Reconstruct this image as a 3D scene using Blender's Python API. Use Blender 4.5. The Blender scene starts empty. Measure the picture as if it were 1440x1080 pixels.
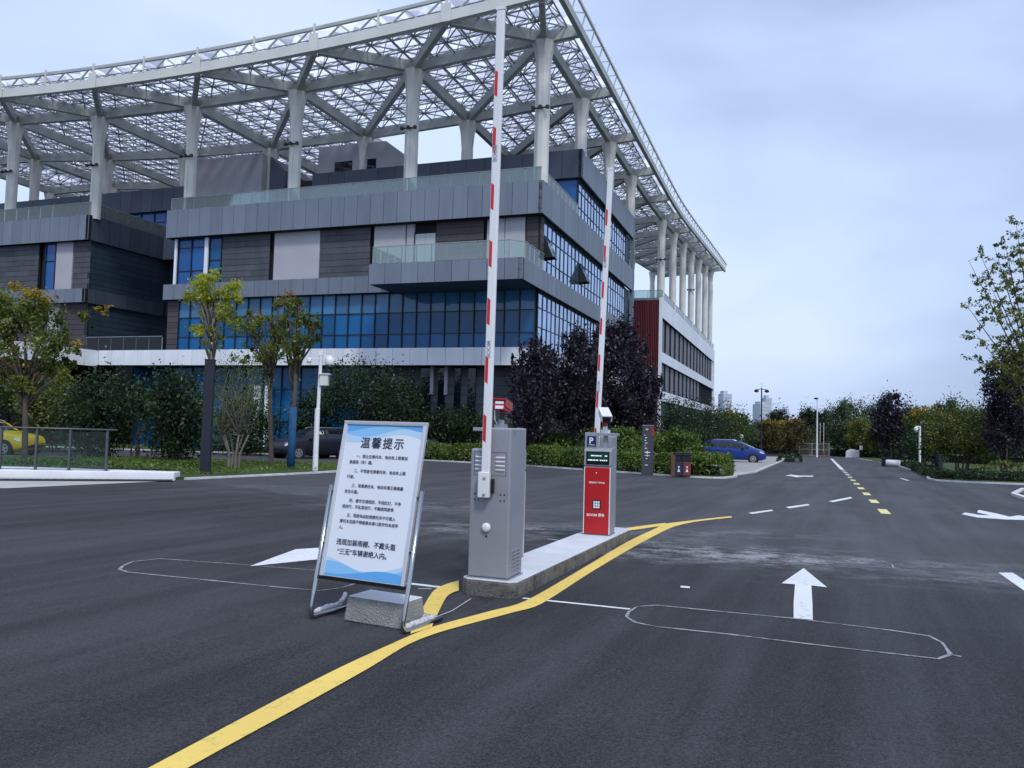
import bpy, math, random
import numpy as np
from mathutils import Vector, Matrix
random.seed(7)
R_ = np.random.RandomState(11)
S = bpy.context.scene
COL = S.collection
pi = math.pi

# ------------------------------------------------------------------ camera
F = 1120.0; H = 1.35; SL = 0.0165           # focal length (px of 1440), eye height, fall of the ground
_u = np.array([.027, 1, -.0518]); _u /= np.linalg.norm(_u)
_f = np.array([0, 0, -1.0]); _y = _f - _u * _f.dot(_u); _y /= np.linalg.norm(_y)
_x = np.cross(_y, _u)
RM = np.array([_x, _y, _u])
cam = bpy.data.cameras.new("camera"); co = bpy.data.objects.new("camera", cam); COL.objects.link(co)
cam.sensor_width = 36; cam.lens = F / 1440 * 36; cam.clip_start = .05; cam.clip_end = 6000
M4 = Matrix([list(RM[i]) + [[0, 0, H][i]] for i in range(3)] + [[0, 0, 0, 1]])
co.matrix_world = M4
S.camera = co

def ray(px, py):
    d = RM @ np.array([(px - 720) / F, (540 - py) / F, -1.0]); return d / d[1]
def G(px, py, up=0.0):
    """the point of the sloping ground seen at a photo position"""
    d = ray(px, py); t = -(H - up) / (d[2] + SL)
    return Vector((d[0] * t, d[1] * t, H + d[2] * t))
def D(px, py, dist):
    d = ray(px, py); return Vector((d[0] * dist, dist, H + d[2] * dist))
def gz(y): return -SL * y
def GD(px, dist):
    d = ray(px, 600); return Vector((d[0] * dist, dist, gz(dist)))

# ------------------------------------------------------------------ tags
def tag(o, label=None, cat=None, group=None, kind=None):
    if label: o['label'] = label
    if cat: o['category'] = cat
    if group: o['group'] = group
    if kind: o['kind'] = kind
    return o
def empty(name, loc=(0, 0, 0), rz=0.0, label=None, cat=None, group=None):
    o = bpy.data.objects.new(name, None); COL.objects.link(o)
    o.location = loc; o.rotation_euler = (0, 0, rz); o.empty_display_size = .2
    return tag(o, label, cat, group)
def dup(o, parent=None):
    c = o.copy(); COL.objects.link(c)
    if parent: c.parent = parent
    for ch in list(o.children): dup(ch, c)
    return c

# ------------------------------------------------------------------ mesh builder
class MB:
    def __init__(s): s.v = []; s.f = []; s.m = []
    def add(s, vs, fs, mi=0):
        k = len(s.v); s.v += [tuple(v) for v in vs]; s.f += [tuple(i + k for i in f) for f in fs]; s.m += [mi] * len(fs); return s
    def hexa(s, p, mi=0):
        return s.add(p, [(0, 3, 2, 1), (4, 5, 6, 7), (0, 1, 5, 4), (1, 2, 6, 5), (2, 3, 7, 6), (3, 0, 4, 7)], mi)
    def box(s, x0, x1, y0, y1, z0, z1, mi=0):
        return s.hexa([(x0, y0, z0), (x1, y0, z0), (x1, y1, z0), (x0, y1, z0), (x0, y0, z1), (x1, y0, z1), (x1, y1, z1), (x0, y1, z1)], mi)
    def bar(s, p, q, w, h, mi=0, up=(0, 0, 1)):
        p = Vector(p); q = Vector(q); d = (q - p).normalized(); sx = d.cross(Vector(up))
        if sx.length < 1e-4: sx = Vector((1, 0, 0))
        sx.normalize(); u = sx.cross(d); sx *= w / 2; u *= h / 2
        return s.hexa([p - sx - u, p + sx - u, q + sx - u, q - sx - u, p - sx + u, p + sx + u, q + sx + u, q - sx + u], mi)
    def tube(s, pts, rad, n=8, mi=0, cap=True):
        pts = [Vector(p) for p in pts]
        if not hasattr(rad, '__len__'): rad = [rad] * len(pts)
        k = len(s.v); pu = None
        for i, p in enumerate(pts):
            d = (pts[min(i + 1, len(pts) - 1)] - pts[max(i - 1, 0)]).normalized()
            a = pu if pu is not None else (Vector((1, 0, 0)) if abs(d.x) < .9 else Vector((0, 1, 0)))
            a = (a - d * a.dot(d)).normalized(); pu = a; b = d.cross(a)
            for j in range(n):
                t = 2 * pi * j / n + pi / n
                s.v.append(tuple(p + (a * math.cos(t) + b * math.sin(t)) * rad[i]))
        for i in range(len(pts) - 1):
            for j in range(n):
                j2 = (j + 1) % n
                s.f.append((k + i * n + j, k + i * n + j2, k + (i + 1) * n + j2, k + (i + 1) * n + j)); s.m.append(mi)
        if cap:
            s.f.append(tuple(k + j for j in reversed(range(n)))); s.m.append(mi)
            s.f.append(tuple(k + (len(pts) - 1) * n + j for j in range(n))); s.m.append(mi)
        return s
    def lathe(s, c, prof, n=16, mi=0, axis='z'):
        k = len(s.v); c = Vector(c)
        for r, z in prof:
            for j in range(n):
                t = 2 * pi * j / n
                p = (r * math.cos(t), r * math.sin(t), z)
                if axis == 'y': p = (p[0], p[2], p[1])
                if axis == 'x': p = (p[2], p[0], p[1])
                s.v.append(tuple(c + Vector(p)))
        for i in range(len(prof) - 1):
            for j in range(n):
                j2 = (j + 1) % n
                s.f.append((k + i * n + j, k + i * n + j2, k + (i + 1) * n + j2, k + (i + 1) * n + j)); s.m.append(mi)
        s.f.append(tuple(k + j for j in reversed(range(n)))); s.m.append(mi)
        s.f.append(tuple(k + (len(prof) - 1) * n + j for j in range(n))); s.m.append(mi)
        return s
    def prism(s, poly, vec, mi=0):
        """polygon (3-D points) pushed along vec"""
        n = len(poly); p = [Vector(q) for q in poly]; v = Vector(vec); k = len(s.v)
        s.v += [tuple(q) for q in p] + [tuple(q + v) for q in p]
        s.f.append(tuple(k + i for i in reversed(range(n)))); s.f.append(tuple(k + n + i for i in range(n))); s.m += [mi, mi]
        for i in range(n):
            j = (i + 1) % n; s.f.append((k + i, k + j, k + n + j, k + n + i)); s.m.append(mi)
        return s
    def build(s, name, mats, parent=None, smooth=False, bevel=0.0, seg=2, loc=None, fix=True):
        me = bpy.data.meshes.new(name); me.from_pydata(s.v, [], s.f)
        if not isinstance(mats, (list, tuple)): mats = [mats]
        for m in mats: me.materials.append(m)
        me.polygons.foreach_set('material_index', s.m)
        if smooth: me.polygons.foreach_set('use_smooth', [True] * len(s.f))
        me.update()
        if fix:
            import bmesh
            bm = bmesh.new(); bm.from_mesh(me); bmesh.ops.recalc_face_normals(bm, faces=bm.faces); bm.to_mesh(me); bm.free()
        o = bpy.data.objects.new(name, me); COL.objects.link(o)
        if parent: o.parent = parent
        if loc: o.location = loc
        if bevel:
            b = o.modifiers.new('bevel', 'BEVEL'); b.width = bevel; b.segments = seg; b.limit_method = 'ANGLE'; b.angle_limit = .6
            me.polygons.foreach_set('use_smooth', [True] * len(me.polygons))
            w = o.modifiers.new('wn', 'WEIGHTED_NORMAL'); w.keep_sharp = False
        return o

# ------------------------------------------------------------------ materials
def mat(name, col, rough=.6, metal=0.0, var=0.0, vscale=3.0, bump=0.0, bscale=40.0, island=0.0, spec=.5, dirt=None, coat=0, stretch=None):
    m = bpy.data.materials.new(name); m.use_nodes = True; nt = m.node_tree; N = nt.nodes; L = nt.links
    b = N['Principled BSDF']; b.inputs['Roughness'].default_value = rough; b.inputs['Metallic'].default_value = metal
    b.inputs['Specular IOR Level'].default_value = spec
    if coat: b.inputs['Coat Weight'].default_value = coat
    c = (*col, 1); b.inputs['Base Color'].default_value = c
    cur = None
    geo = N.new('ShaderNodeNewGeometry'); tc = N.new('ShaderNodeTexCoord')
    if var or dirt:
        no = N.new('ShaderNodeTexNoise'); no.inputs['Scale'].default_value = vscale; no.inputs['Detail'].default_value = 6
        if stretch:
            mpp = N.new('ShaderNodeMapping'); mpp.inputs['Scale'].default_value = stretch; L.new(tc.outputs['Object'], mpp.inputs[0]); L.new(mpp.outputs[0], no.inputs['Vector'])
        else: L.new(tc.outputs['Object'], no.inputs['Vector'])
        mr = N.new('ShaderNodeMapRange'); mr.inputs[1].default_value = .3; mr.inputs[2].default_value = .7
        mr.inputs[3].default_value = 1 - var; mr.inputs[4].default_value = 1 + var; L.new(no.outputs['Fac'], mr.inputs[0])
        hs = N.new('ShaderNodeHueSaturation'); hs.inputs['Color'].default_value = c; L.new(mr.outputs[0], hs.inputs['Value'])
        cur = hs.outputs['Color']
        if dirt:
            mx = N.new('ShaderNodeMix'); mx.data_type = 'RGBA'; mx.inputs[7].default_value = (*dirt[0], 1)
            n2 = N.new('ShaderNodeTexNoise'); n2.inputs['Scale'].default_value = dirt[1]; n2.inputs['Detail'].default_value = 8; n2.inputs['Roughness'].default_value = .7
            L.new(tc.outputs['Object'], n2.inputs['Vector'])
            r2 = N.new('ShaderNodeMapRange'); r2.inputs[1].default_value = dirt[2]; r2.inputs[2].default_value = dirt[2] + .2
            L.new(n2.outputs['Fac'], r2.inputs[0]); L.new(r2.outputs[0], mx.inputs[0]); L.new(cur, mx.inputs[6]); cur = mx.outputs[2]
    if island:
        mr = N.new('ShaderNodeMapRange'); mr.inputs[3].default_value = 1 - island; mr.inputs[4].default_value = 1 + island
        L.new(geo.outputs['Random Per Island'], mr.inputs[0])
        hs = N.new('ShaderNodeHueSaturation'); hs.inputs['Color'].default_value = c; L.new(mr.outputs[0], hs.inputs['Value'])
        if cur: L.new(cur, hs.inputs['Color'])
        cur = hs.outputs['Color']
    if cur: L.new(cur, b.inputs['Base Color'])
    if bump:
        no = N.new('ShaderNodeTexNoise'); no.inputs['Scale'].default_value = bscale; no.inputs['Detail'].default_value = 5
        L.new(tc.outputs['Object'], no.inputs['Vector'])
        bp = N.new('ShaderNodeBump'); bp.inputs['Strength'].default_value = bump; bp.inputs['Distance'].default_value = .02
        L.new(no.outputs['Fac'], bp.inputs['Height']); L.new(bp.outputs[0], b.inputs['Normal'])
    return m

def leafmat(name, c1, c2, c3, trans=.35):
    m = bpy.data.materials.new(name); m.use_nodes = True; nt = m.node_tree; N = nt.nodes; L = nt.links
    N.remove(N['Principled BSDF']); out = N['Material Output']
    geo = N.new('ShaderNodeNewGeometry'); tc = N.new('ShaderNodeTexCoord')
    no = N.new('ShaderNodeTexNoise'); no.inputs['Scale'].default_value = .9; no.inputs['Detail'].default_value = 2
    L.new(tc.outputs['Object'], no.inputs['Vector'])
    ad = N.new('ShaderNodeMath'); ad.operation = 'MULTIPLY_ADD'; ad.inputs[1].default_value = 1.5; ad.inputs[2].default_value = -.55
    L.new(no.outputs['Fac'], ad.inputs[0])
    a2 = N.new('ShaderNodeMath'); a2.operation = 'MULTIPLY_ADD'; a2.inputs[1].default_value = .6
    L.new(geo.outputs['Random Per Island'], a2.inputs[0]); L.new(ad.outputs[0], a2.inputs[2])
    cr = N.new('ShaderNodeValToRGB'); e = cr.color_ramp.elements
    e[0].position = .05; e[0].color = (*c1, 1); e[1].position = .95; e[1].color = (*c3, 1)
    q = e.new(.5); q.color = (*c2, 1); L.new(a2.outputs[0], cr.inputs[0])
    di = N.new('ShaderNodeBsdfDiffuse'); tr = N.new('ShaderNodeBsdfTranslucent'); mx = N.new('ShaderNodeMixShader'); mx.inputs[0].default_value = trans
    L.new(cr.outputs[0], di.inputs[0]); L.new(cr.outputs[0], tr.inputs[0]); L.new(di.outputs[0], mx.inputs[1]); L.new(tr.outputs[0], mx.inputs[2])
    gl = N.new('ShaderNodeBsdfGlossy'); gl.inputs['Roughness'].default_value = .45; gl.inputs[0].default_value = (.6, .65, .7, 1)
    m2 = N.new('ShaderNodeMixShader'); m2.inputs[0].default_value = .04
    L.new(mx.outputs[0], m2.inputs[1]); L.new(gl.outputs[0], m2.inputs[2]); L.new(m2.outputs[0], out.inputs['Surface'])
    return m

def glassmat(name, col, alpha=.25, rough=.02, wob=0.0):
    m = bpy.data.materials.new(name); m.use_nodes = True; nt = m.node_tree; N = nt.nodes; L = nt.links
    N.remove(N['Principled BSDF']); out = N['Material Output']
    t = N.new('ShaderNodeBsdfTransparent'); t.inputs[0].default_value = (*col, 1)
    d = N.new('ShaderNodeBsdfDiffuse'); d.inputs[0].default_value = (.55, .65, .66, 1)
    g = N.new('ShaderNodeBsdfGlossy'); g.inputs['Roughness'].default_value = rough
    fr = N.new('ShaderNodeFresnel'); fr.inputs[0].default_value = 1.5
    m1 = N.new('ShaderNodeMixShader'); m1.inputs[0].default_value = alpha
    L.new(t.outputs[0], m1.inputs[1]); L.new(d.outputs[0], m1.inputs[2])
    m2 = N.new('ShaderNodeMixShader'); L.new(fr.outputs[0], m2.inputs[0]); L.new(m1.outputs[0], m2.inputs[1]); L.new(g.outputs[0], m2.inputs[2])
    L.new(m2.outputs[0], out.inputs['Surface'])
    return m

def windowmat(name, col, spec=.5, isl=.35, tint=(1, 1, 1), ior=1.5):
    """tinted glazing: dark body seen through it plus the mirrored surroundings, each pane a little out of true"""
    m = bpy.data.materials.new(name); m.use_nodes = True; nt = m.node_tree; N = nt.nodes; L = nt.links
    b = N['Principled BSDF']; b.inputs['Roughness'].default_value = .03; b.inputs['IOR'].default_value = ior
    geo = N.new('ShaderNodeNewGeometry'); tc = N.new('ShaderNodeTexCoord')
    mr = N.new('ShaderNodeMapRange'); mr.inputs[3].default_value = 1 - isl; mr.inputs[4].default_value = 1 + isl
    L.new(geo.outputs['Random Per Island'], mr.inputs[0])
    hs = N.new('ShaderNodeHueSaturation'); hs.inputs['Color'].default_value = (*col, 1); L.new(mr.outputs[0], hs.inputs['Value'])
    L.new(hs.outputs[0], b.inputs['Base Color'])
    b.inputs['Specular IOR Level'].default_value = spec; b.inputs['Specular Tint'].default_value = (*tint, 1)
    no = N.new('ShaderNodeTexNoise'); no.inputs['Scale'].default_value = .8; L.new(tc.outputs['Object'], no.inputs['Vector'])
    bp = N.new('ShaderNodeBump'); bp.inputs['Strength'].default_value = .12; bp.inputs['Distance'].default_value = .03
    L.new(no.outputs['Fac'], bp.inputs['Height']); L.new(bp.outputs[0], b.inputs['Normal'])
    return m

def asphaltmat():
    m = bpy.data.materials.new('asphalt'); m.use_nodes = True; nt = m.node_tree; N = nt.nodes; L = nt.links
    b = N['Principled BSDF']
    geo = N.new('ShaderNodeNewGeometry'); P = geo.outputs['Position']
    def math_(op, a, c=None, d=None):
        n = N.new('ShaderNodeMath'); n.operation = op
        for i, q in enumerate((a, c, d)):
            if q is None: continue
            if isinstance(q, (int, float)): n.inputs[i].default_value = q
            else: L.new(q, n.inputs[i])
        return n.outputs[0]
    def noise(sc, det=4, rough=.5, mp=None, src=P):
        n = N.new('ShaderNodeTexNoise'); n.inputs['Scale'].default_value = sc; n.inputs['Detail'].default_value = det; n.inputs['Roughness'].default_value = rough
        if mp:
            k = N.new('ShaderNodeMapping'); k.vector_type = 'TEXTURE'; k.inputs['Rotation'].default_value = (0, 0, -mp[0]); k.inputs['Scale'].default_value = tuple(1 / q for q in mp[1])
            L.new(src, k.inputs['Vector']); L.new(k.outputs[0], n.inputs['Vector'])
        else: L.new(src, n.inputs['Vector'])
        return n.outputs['Fac']
    def rng(f, a, c, lo=0., hi=1.):
        n = N.new('ShaderNodeMapRange'); n.interpolation_type = 'SMOOTHSTEP'
        n.inputs[1].default_value = a; n.inputs[2].default_value = c; n.inputs[3].default_value = lo; n.inputs[4].default_value = hi
        L.new(f, n.inputs[0]); return n.outputs[0]
    sep = N.new('ShaderNodeSeparateXYZ'); L.new(P, sep.inputs[0]); X, Y = sep.outputs[0], sep.outputs[1]
    # value of the asphalt
    grain = rng(noise(55, 4, .8), .40, .62, -.55, .6)
    grain2 = rng(noise(170, 2, .7), .40, .62, -.45, 1.0)
    big = rng(noise(.35, 4, .55), .3, .7, -.25, .3)
    streak = rng(noise(1.0, 6, .62, (-.95, (.22, 1.1, 1))), .32, .68, -.17, .2)
    streak2 = rng(noise(1.0, 5, .62, (-1.17, (.10, 1.7, 1))), .36, .64, -.42, .48)
    lines = rng(noise(1.0, 3, .6, (.75, (.12, 5.0, 1))), .5, .75, 0, .3)
    v = math_('ADD', 1.0, grain)
    v = math_('ADD', v, grain2); v = math_('ADD', v, big); v = math_('ADD', v, streak); v = math_('ADD', v, streak2)
    # the older, dustier surface beyond the joint
    s = math_('ADD', math_('MULTIPLY', X, .70), math_('MULTIPLY', Y, .715))
    s = math_('ADD', s, math_('MULTIPLY', noise(1.3, 4), .5))
    dust = rng(s, 9.35, 9.75)
    v = math_('ADD', v, math_('MULTIPLY', dust, .95)); v = math_('ADD', v, math_('MULTIPLY', dust, lines))
    v = math_('MULTIPLY', math_('MAXIMUM', v, .20), .0250)
    # pale dust and scuffs near the island
    tot = None
    for cx, cy, rx, ry, amp in ((2.7, 10.0, 1.4, .6, 1.5), (1.9, 11.0, .9, .4, .55), (3.6, 9.5, 2.2, .5, .75), (5.6, 8.4, 2.4, .6, .5), (-.2, 12.0, 1.1, 1.0, 1.0), (-1.6, 15.5, 2.4, 1.3, .5), (2.6, 12.2, 2.2, .7, .5), (-4.5, 18.0, 2.6, 1.0, .3), (-5.5, 19.8, 2.5, .6, .3), (-1.0, 6.2, .9, .5, .12)):
        ex = math_('DIVIDE', math_('SUBTRACT', X, cx), rx); ey = math_('DIVIDE', math_('SUBTRACT', Y, cy), ry)
        g = math_('POWER', 2.718, math_('MULTIPLY', math_('ADD', math_('MULTIPLY', ex, ex), math_('MULTIPLY', ey, ey)), -1.0))
        g = math_('MULTIPLY', g, amp); tot = g if tot is None else math_('ADD', tot, g)
    sc = rng(noise(2.2, 8, .72, (.15, (1, 1.6, 1))), .40, .66)
    sc2 = rng(noise(24, 4, .6), .35, .62)
    pale = math_('MULTIPLY', math_('MULTIPLY', tot, sc), math_('ADD', math_('MULTIPLY', sc2, .7), .3))
    pale = math_('MINIMUM', pale, .85)
    rgb = N.new('ShaderNodeCombineColor')
    L.new(math_('MULTIPLY', v, 1.0), rgb.inputs[0]); L.new(math_('MULTIPLY', v, 1.0), rgb.inputs[1]); L.new(math_('MULTIPLY', v, 1.13), rgb.inputs[2])
    mx = N.new('ShaderNodeMix'); mx.data_type = 'RGBA'; mx.inputs[7].default_value = (.33, .33, .35, 1)
    L.new(pale, mx.inputs[0]); L.new(rgb.outputs[0], mx.inputs[6]); L.new(mx.outputs[2], b.inputs['Base Color'])
    b.inputs['Roughness'].default_value = .76; b.inputs['Specular IOR Level'].default_value = .38
    bp = N.new('ShaderNodeBump'); bp.inputs['Strength'].default_value = .55; bp.inputs['Distance'].default_value = .006
    L.new(math_('ADD', noise(120, 4, .7), math_('MULTIPLY', noise(18, 3), .4)), bp.inputs['Height']); L.new(bp.outputs[0], b.inputs['Normal'])
    return m

def paintmat(name, col, worn=.55, amt=.6):
    m = bpy.data.materials.new(name); m.use_nodes = True; nt = m.node_tree; N = nt.nodes; L = nt.links
    b = N['Principled BSDF']; b.inputs['Roughness'].default_value = .6
    geo = N.new('ShaderNodeNewGeometry'); n = N.new('ShaderNodeTexNoise'); n.inputs['Scale'].default_value = 14; n.inputs['Detail'].default_value = 8; n.inputs['Roughness'].default_value = .75
    L.new(geo.outputs['Position'], n.inputs['Vector'])
    r = N.new('ShaderNodeMapRange'); r.inputs[1].default_value = worn; r.inputs[2].default_value = worn + .15; r.inputs[4].default_value = amt; L.new(n.outputs['Fac'], r.inputs[0])
    n2 = N.new('ShaderNodeTexNoise'); n2.inputs['Scale'].default_value = 1.2; L.new(geo.outputs['Position'], n2.inputs['Vector'])
    r2 = N.new('ShaderNodeMapRange'); r2.inputs[3].default_value = .8; r2.inputs[4].default_value = 1.15; L.new(n2.outputs['Fac'], r2.inputs[0])
    hs = N.new('ShaderNodeHueSaturation'); hs.inputs['Color'].default_value = (*col, 1); L.new(r2.outputs[0], hs.inputs['Value'])
    mx = N.new('ShaderNodeMix'); mx.data_type = 'RGBA'; mx.inputs[7].default_value = (.07, .07, .075, 1)
    L.new(r.outputs[0], mx.inputs[0]); L.new(hs.outputs[0], mx.inputs[6]); L.new(mx.outputs[2], b.inputs['Base Color'])
    return m

K = {}
K['asphalt'] = asphaltmat()
K['soil'] = mat('soil', (.05, .05, .03), .95, var=.3, vscale=.6)
K['grass'] = mat('lawn', (.035, .065, .012), .95, var=.4, vscale=1.5, bump=.6, bscale=30)
K['paving'] = mat('pale_paving', (.33, .33, .32), .85, var=.15, vscale=2)
K['kerb'] = mat('kerb_stone', (.56, .57, .58), .8, var=.18, vscale=3, island=.14, dirt=((.22, .22, .21), 3, .6))
K['yellow'] = paintmat('yellow_paint', (.83, .59, .135), .55, .5)
K['pale_y'] = paintmat('pale_yellow_paint', (.74, .66, .26), .6, .5)
K['white_p'] = paintmat('white_paint', (.72, .74, .76), .54, .55)
K['old_p'] = paintmat('faded_paint', (.42, .42, .44), .44, .8)
K['chalk'] = paintmat('chalk_cut', (.36, .36, .38), .45, .8)
K['panel'] = mat('grey_metal_panel', (.165, .195, .245), .5, .15, island=.10, var=.10, vscale=1.6, stretch=(1, 1, .18))
K['panel_side'] = K['panel']
K['dpanel'] = mat('dark_metal_panel', (.028, .050, .078), .5, .2, island=.15, var=.12, vscale=1.6, stretch=(1, 1, .18))
K['clad'] = mat('slate_cladding', (.068, .075, .092), .75, island=.16, var=.16, vscale=1.6, stretch=(1, 1, .25))
K['clad_b'] = mat('brown_slate_cladding', (.062, .055, .062), .75, island=.15, var=.12, vscale=1.2)
K['gap'] = mat('dark_joint', (.006, .008, .012), .8)
K['light'] = mat('pale_wall_panel', (.40, .40, .44), .7, var=.05, vscale=.8)
K['grey_wall'] = mat('grey_render', (.32, .335, .37), .85, var=.06, vscale=.6)
K['white_panel'] = mat('white_panel', (.72, .755, .82), .5, island=.05, var=.07, vscale=1.6, stretch=(1, 1, .15))
K['glass_f'] = windowmat('blue_glazing', (.002, .092, .25), .35, .3)
K['glass_l'] = windowmat('spandrel_glazing', (.05, .17, .34), .4, .2)
K['glass_b'] = windowmat('bright_blue_glazing', (.008, .085, .28), .4, .2)
K['glass_r'] = windowmat('mirror_glazing', (.035, .075, .15), 1.0, .3, (.8, .9, 1), 2.1)
K['glass_d'] = windowmat('dark_glazing', (.004, .008, .015), .5, .5)
K['rail'] = glassmat('pale_rail_glass', (.80, .92, .92), .22)
K['rail_d'] = glassmat('clear_rail_glass', (.74, .86, .84), .02)
K['mull'] = mat('mullion', (.016, .022, .035), .5, .3)
K['steel_w'] = mat('white_steel', (.60, .61, .58), .5, var=.08, vscale=.7)
K['steel_g'] = mat('greenish_steel', (.37, .40, .39), .55, var=.12, vscale=.8)
K['steel_d'] = mat('lattice_steel', (.29, .32, .33), .55)
K['red_clad'] = mat('red_louvre', (.115, .018, .026), .5, island=.25)
K['grey_p'] = mat('grey_powder_coat', (.285, .305, .345), .45, .15, var=.09, vscale=2.5, bump=.06, bscale=300, dirt=((.17, .175, .18), 4.5, .60))
K['white'] = mat('white_gloss', (.74, .75, .78), .35, var=.05, vscale=2)
K['red'] = mat('red_paint', (.42, .008, .010), .35, var=.08, vscale=3)
K['red_arm'] = mat('red_reflective_band', (.55, .010, .014), .4)
K['black'] = mat('black_plastic', (.008, .008, .010), .4)
K['navy'] = mat('navy_post', (.006, .010, .024), .55, var=.2, vscale=4)
K['chrome'] = mat('stainless_tube', (.42, .43, .45), .16, 1.0)
K['satin'] = mat('satin_steel', (.62, .63, .66), .38, .55)
K['concrete'] = mat('concrete', (.34, .35, .36), .9, var=.14, vscale=4, bump=.5, bscale=60, dirt=((.10, .10, .09), 5, .56))
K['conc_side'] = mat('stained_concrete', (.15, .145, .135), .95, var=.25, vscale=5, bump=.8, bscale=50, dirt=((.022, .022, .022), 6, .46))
K['conc_top'] = mat('pale_concrete_top', (.58, .60, .65), .8, var=.1, vscale=2.5, bump=.25, bscale=50, dirt=((.30, .30, .31), 4, .64))  # paler concrete for top surfaces
K['bark'] = mat('bark', (.075, .06, .05), .9, var=.25, vscale=6)
K['bark_l'] = mat('pale_bark', (.16, .15, .13), .9, var=.25, vscale=6)
K['cloth_b'] = mat('blue_wrap', (.010, .075, .19), .8, var=.25, vscale=5)
K['tyre'] = mat('tyre', (.010, .010, .011), .8)
K['rim'] = mat('alloy', (.5, .5, .52), .3, .8)
K['carglass'] = windowmat('car_glass', (.006, .010, .016), .6, .1)
K['lamp'] = mat('lamp_lens', (.62, .66, .72), .15)
K['lamp_r'] = mat('tail_lamp', (.35, .01, .01), .25)

# ------------------------------------------------------------------ world and light
w = bpy.data.worlds.new("World"); S.world = w; w.use_nodes = True
nt = w.node_tree; N = nt.nodes; L = nt.links
bg = N['Background']; bg.inputs['Strength'].default_value = .1
SUN_EL, SUN_AZ = math.radians(52), math.radians(160)
sky = N.new('ShaderNodeTexSky'); sky.sky_type = 'NISHITA'; sky.sun_disc = False; sky.sun_elevation = SUN_EL; sky.sun_rotation = SUN_AZ
sky.air_density = 1.3; sky.dust_density = 2.0
tc = N.new('ShaderNodeTexCoord')
mp = N.new('ShaderNodeMapping'); mp.inputs['Scale'].default_value = (1, 1, 2.6); L.new(tc.outputs['Generated'], mp.inputs[0])
n1 = N.new('ShaderNodeTexNoise'); n1.inputs['Scale'].default_value = 1.5; n1.inputs['Detail'].default_value = 5; n1.inputs['Roughness'].default_value = .44; n1.inputs['Distortion'].default_value = .25
L.new(mp.outputs[0], n1.inputs['Vector'])
cr = N.new('ShaderNodeValToRGB'); e = cr.color_ramp.elements
e[0].position = .33; e[0].color = (2.9, 3.9, 6.0, 1); e[1].position = .60; e[1].color = (5.6, 6.7, 8.8, 1)
q = e.new(.47); q.color = (4.4, 5.5, 7.9, 1)
# a thicker bank of cloud up to the right, thinner low down
dp = N.new('ShaderNodeVectorMath'); dp.operation = 'DOT_PRODUCT'; dp.inputs[1].default_value = (.62, .55, .56); L.new(tc.outputs['Generated'], dp.inputs[0])
bk_ = N.new('ShaderNodeMapRange'); bk_.interpolation_type = 'SMOOTHSTEP'; bk_.inputs[1].default_value = .70; bk_.inputs[2].default_value = 1.0; bk_.inputs[3].default_value = .03; bk_.inputs[4].default_value = -.24; L.new(dp.outputs['Value'], bk_.inputs[0])
sm = N.new('ShaderNodeMath'); L.new(n1.outputs['Fac'], sm.inputs[0]); L.new(bk_.outputs[0], sm.inputs[1])
L.new(sm.outputs[0], cr.inputs[0])
mx = N.new('ShaderNodeMix'); mx.data_type = 'RGBA'; mx.inputs[0].default_value = .88
L.new(sky.outputs[0], mx.inputs[6]); L.new(cr.outputs[0], mx.inputs[7]); L.new(mx.outputs[2], bg.inputs['Color'])
sl = bpy.data.lights.new('sun', 'SUN'); sl.energy = 1.5; sl.angle = math.radians(10); sl.color = (1, .97, .92)
so = bpy.data.objects.new('sun', sl); COL.objects.link(so)
# sun direction from elevation and compass rotation (clockwise from +Y)
sd = Vector((math.sin(SUN_AZ) * math.cos(SUN_EL), math.cos(SUN_AZ) * math.cos(SUN_EL), math.sin(SUN_EL)))
so.rotation_euler = sd.to_track_quat('Z', 'Y').to_euler()
S.view_settings.view_transform = 'Standard'; S.view_settings.look = 'None'; S.view_settings.gamma = 1; S.view_settings.exposure = .42
S.view_settings.use_curve_mapping = False
S.cycles.max_bounces = 8; S.cycles.transparent_max_bounces = 24; S.cycles.use_denoising = True

# ------------------------------------------------------------------ text
def text(body, size, parent, mtx, m, name='lettering', bold=0.0, align='LEFT', sx=1.0, spacing=1.0, line=1.0, ext=.0008):
    c = bpy.data.curves.new(name, 'FONT'); c.body = body; c.size = size; c.align_x = align; c.extrude = ext; c.offset = bold
    c.space_character = spacing; c.space_line = line; c.resolution_u = 3
    o = bpy.data.objects.new(name, c); COL.objects.link(o)
    bpy.context.view_layer.update()
    me = bpy.data.meshes.new_from_object(o.evaluated_get(bpy.context.evaluated_depsgraph_get()))
    bpy.data.objects.remove(o)
    me.transform(mtx @ Matrix.Diagonal((sx, 1, 1, 1))); me.materials.clear(); me.materials.append(m); me.name = name
    r = bpy.data.objects.new(name, me); COL.objects.link(r); r.parent = parent
    return r
def frame(org, ex, ey):
    ex = Vector(ex).normalized(); ez = ex.cross(Vector(ey)).normalized(); ey = ez.cross(ex)
    return Matrix([[ex[i], ey[i], ez[i], org[i]] for i in range(3)] + [[0, 0, 0, 1]])

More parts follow.
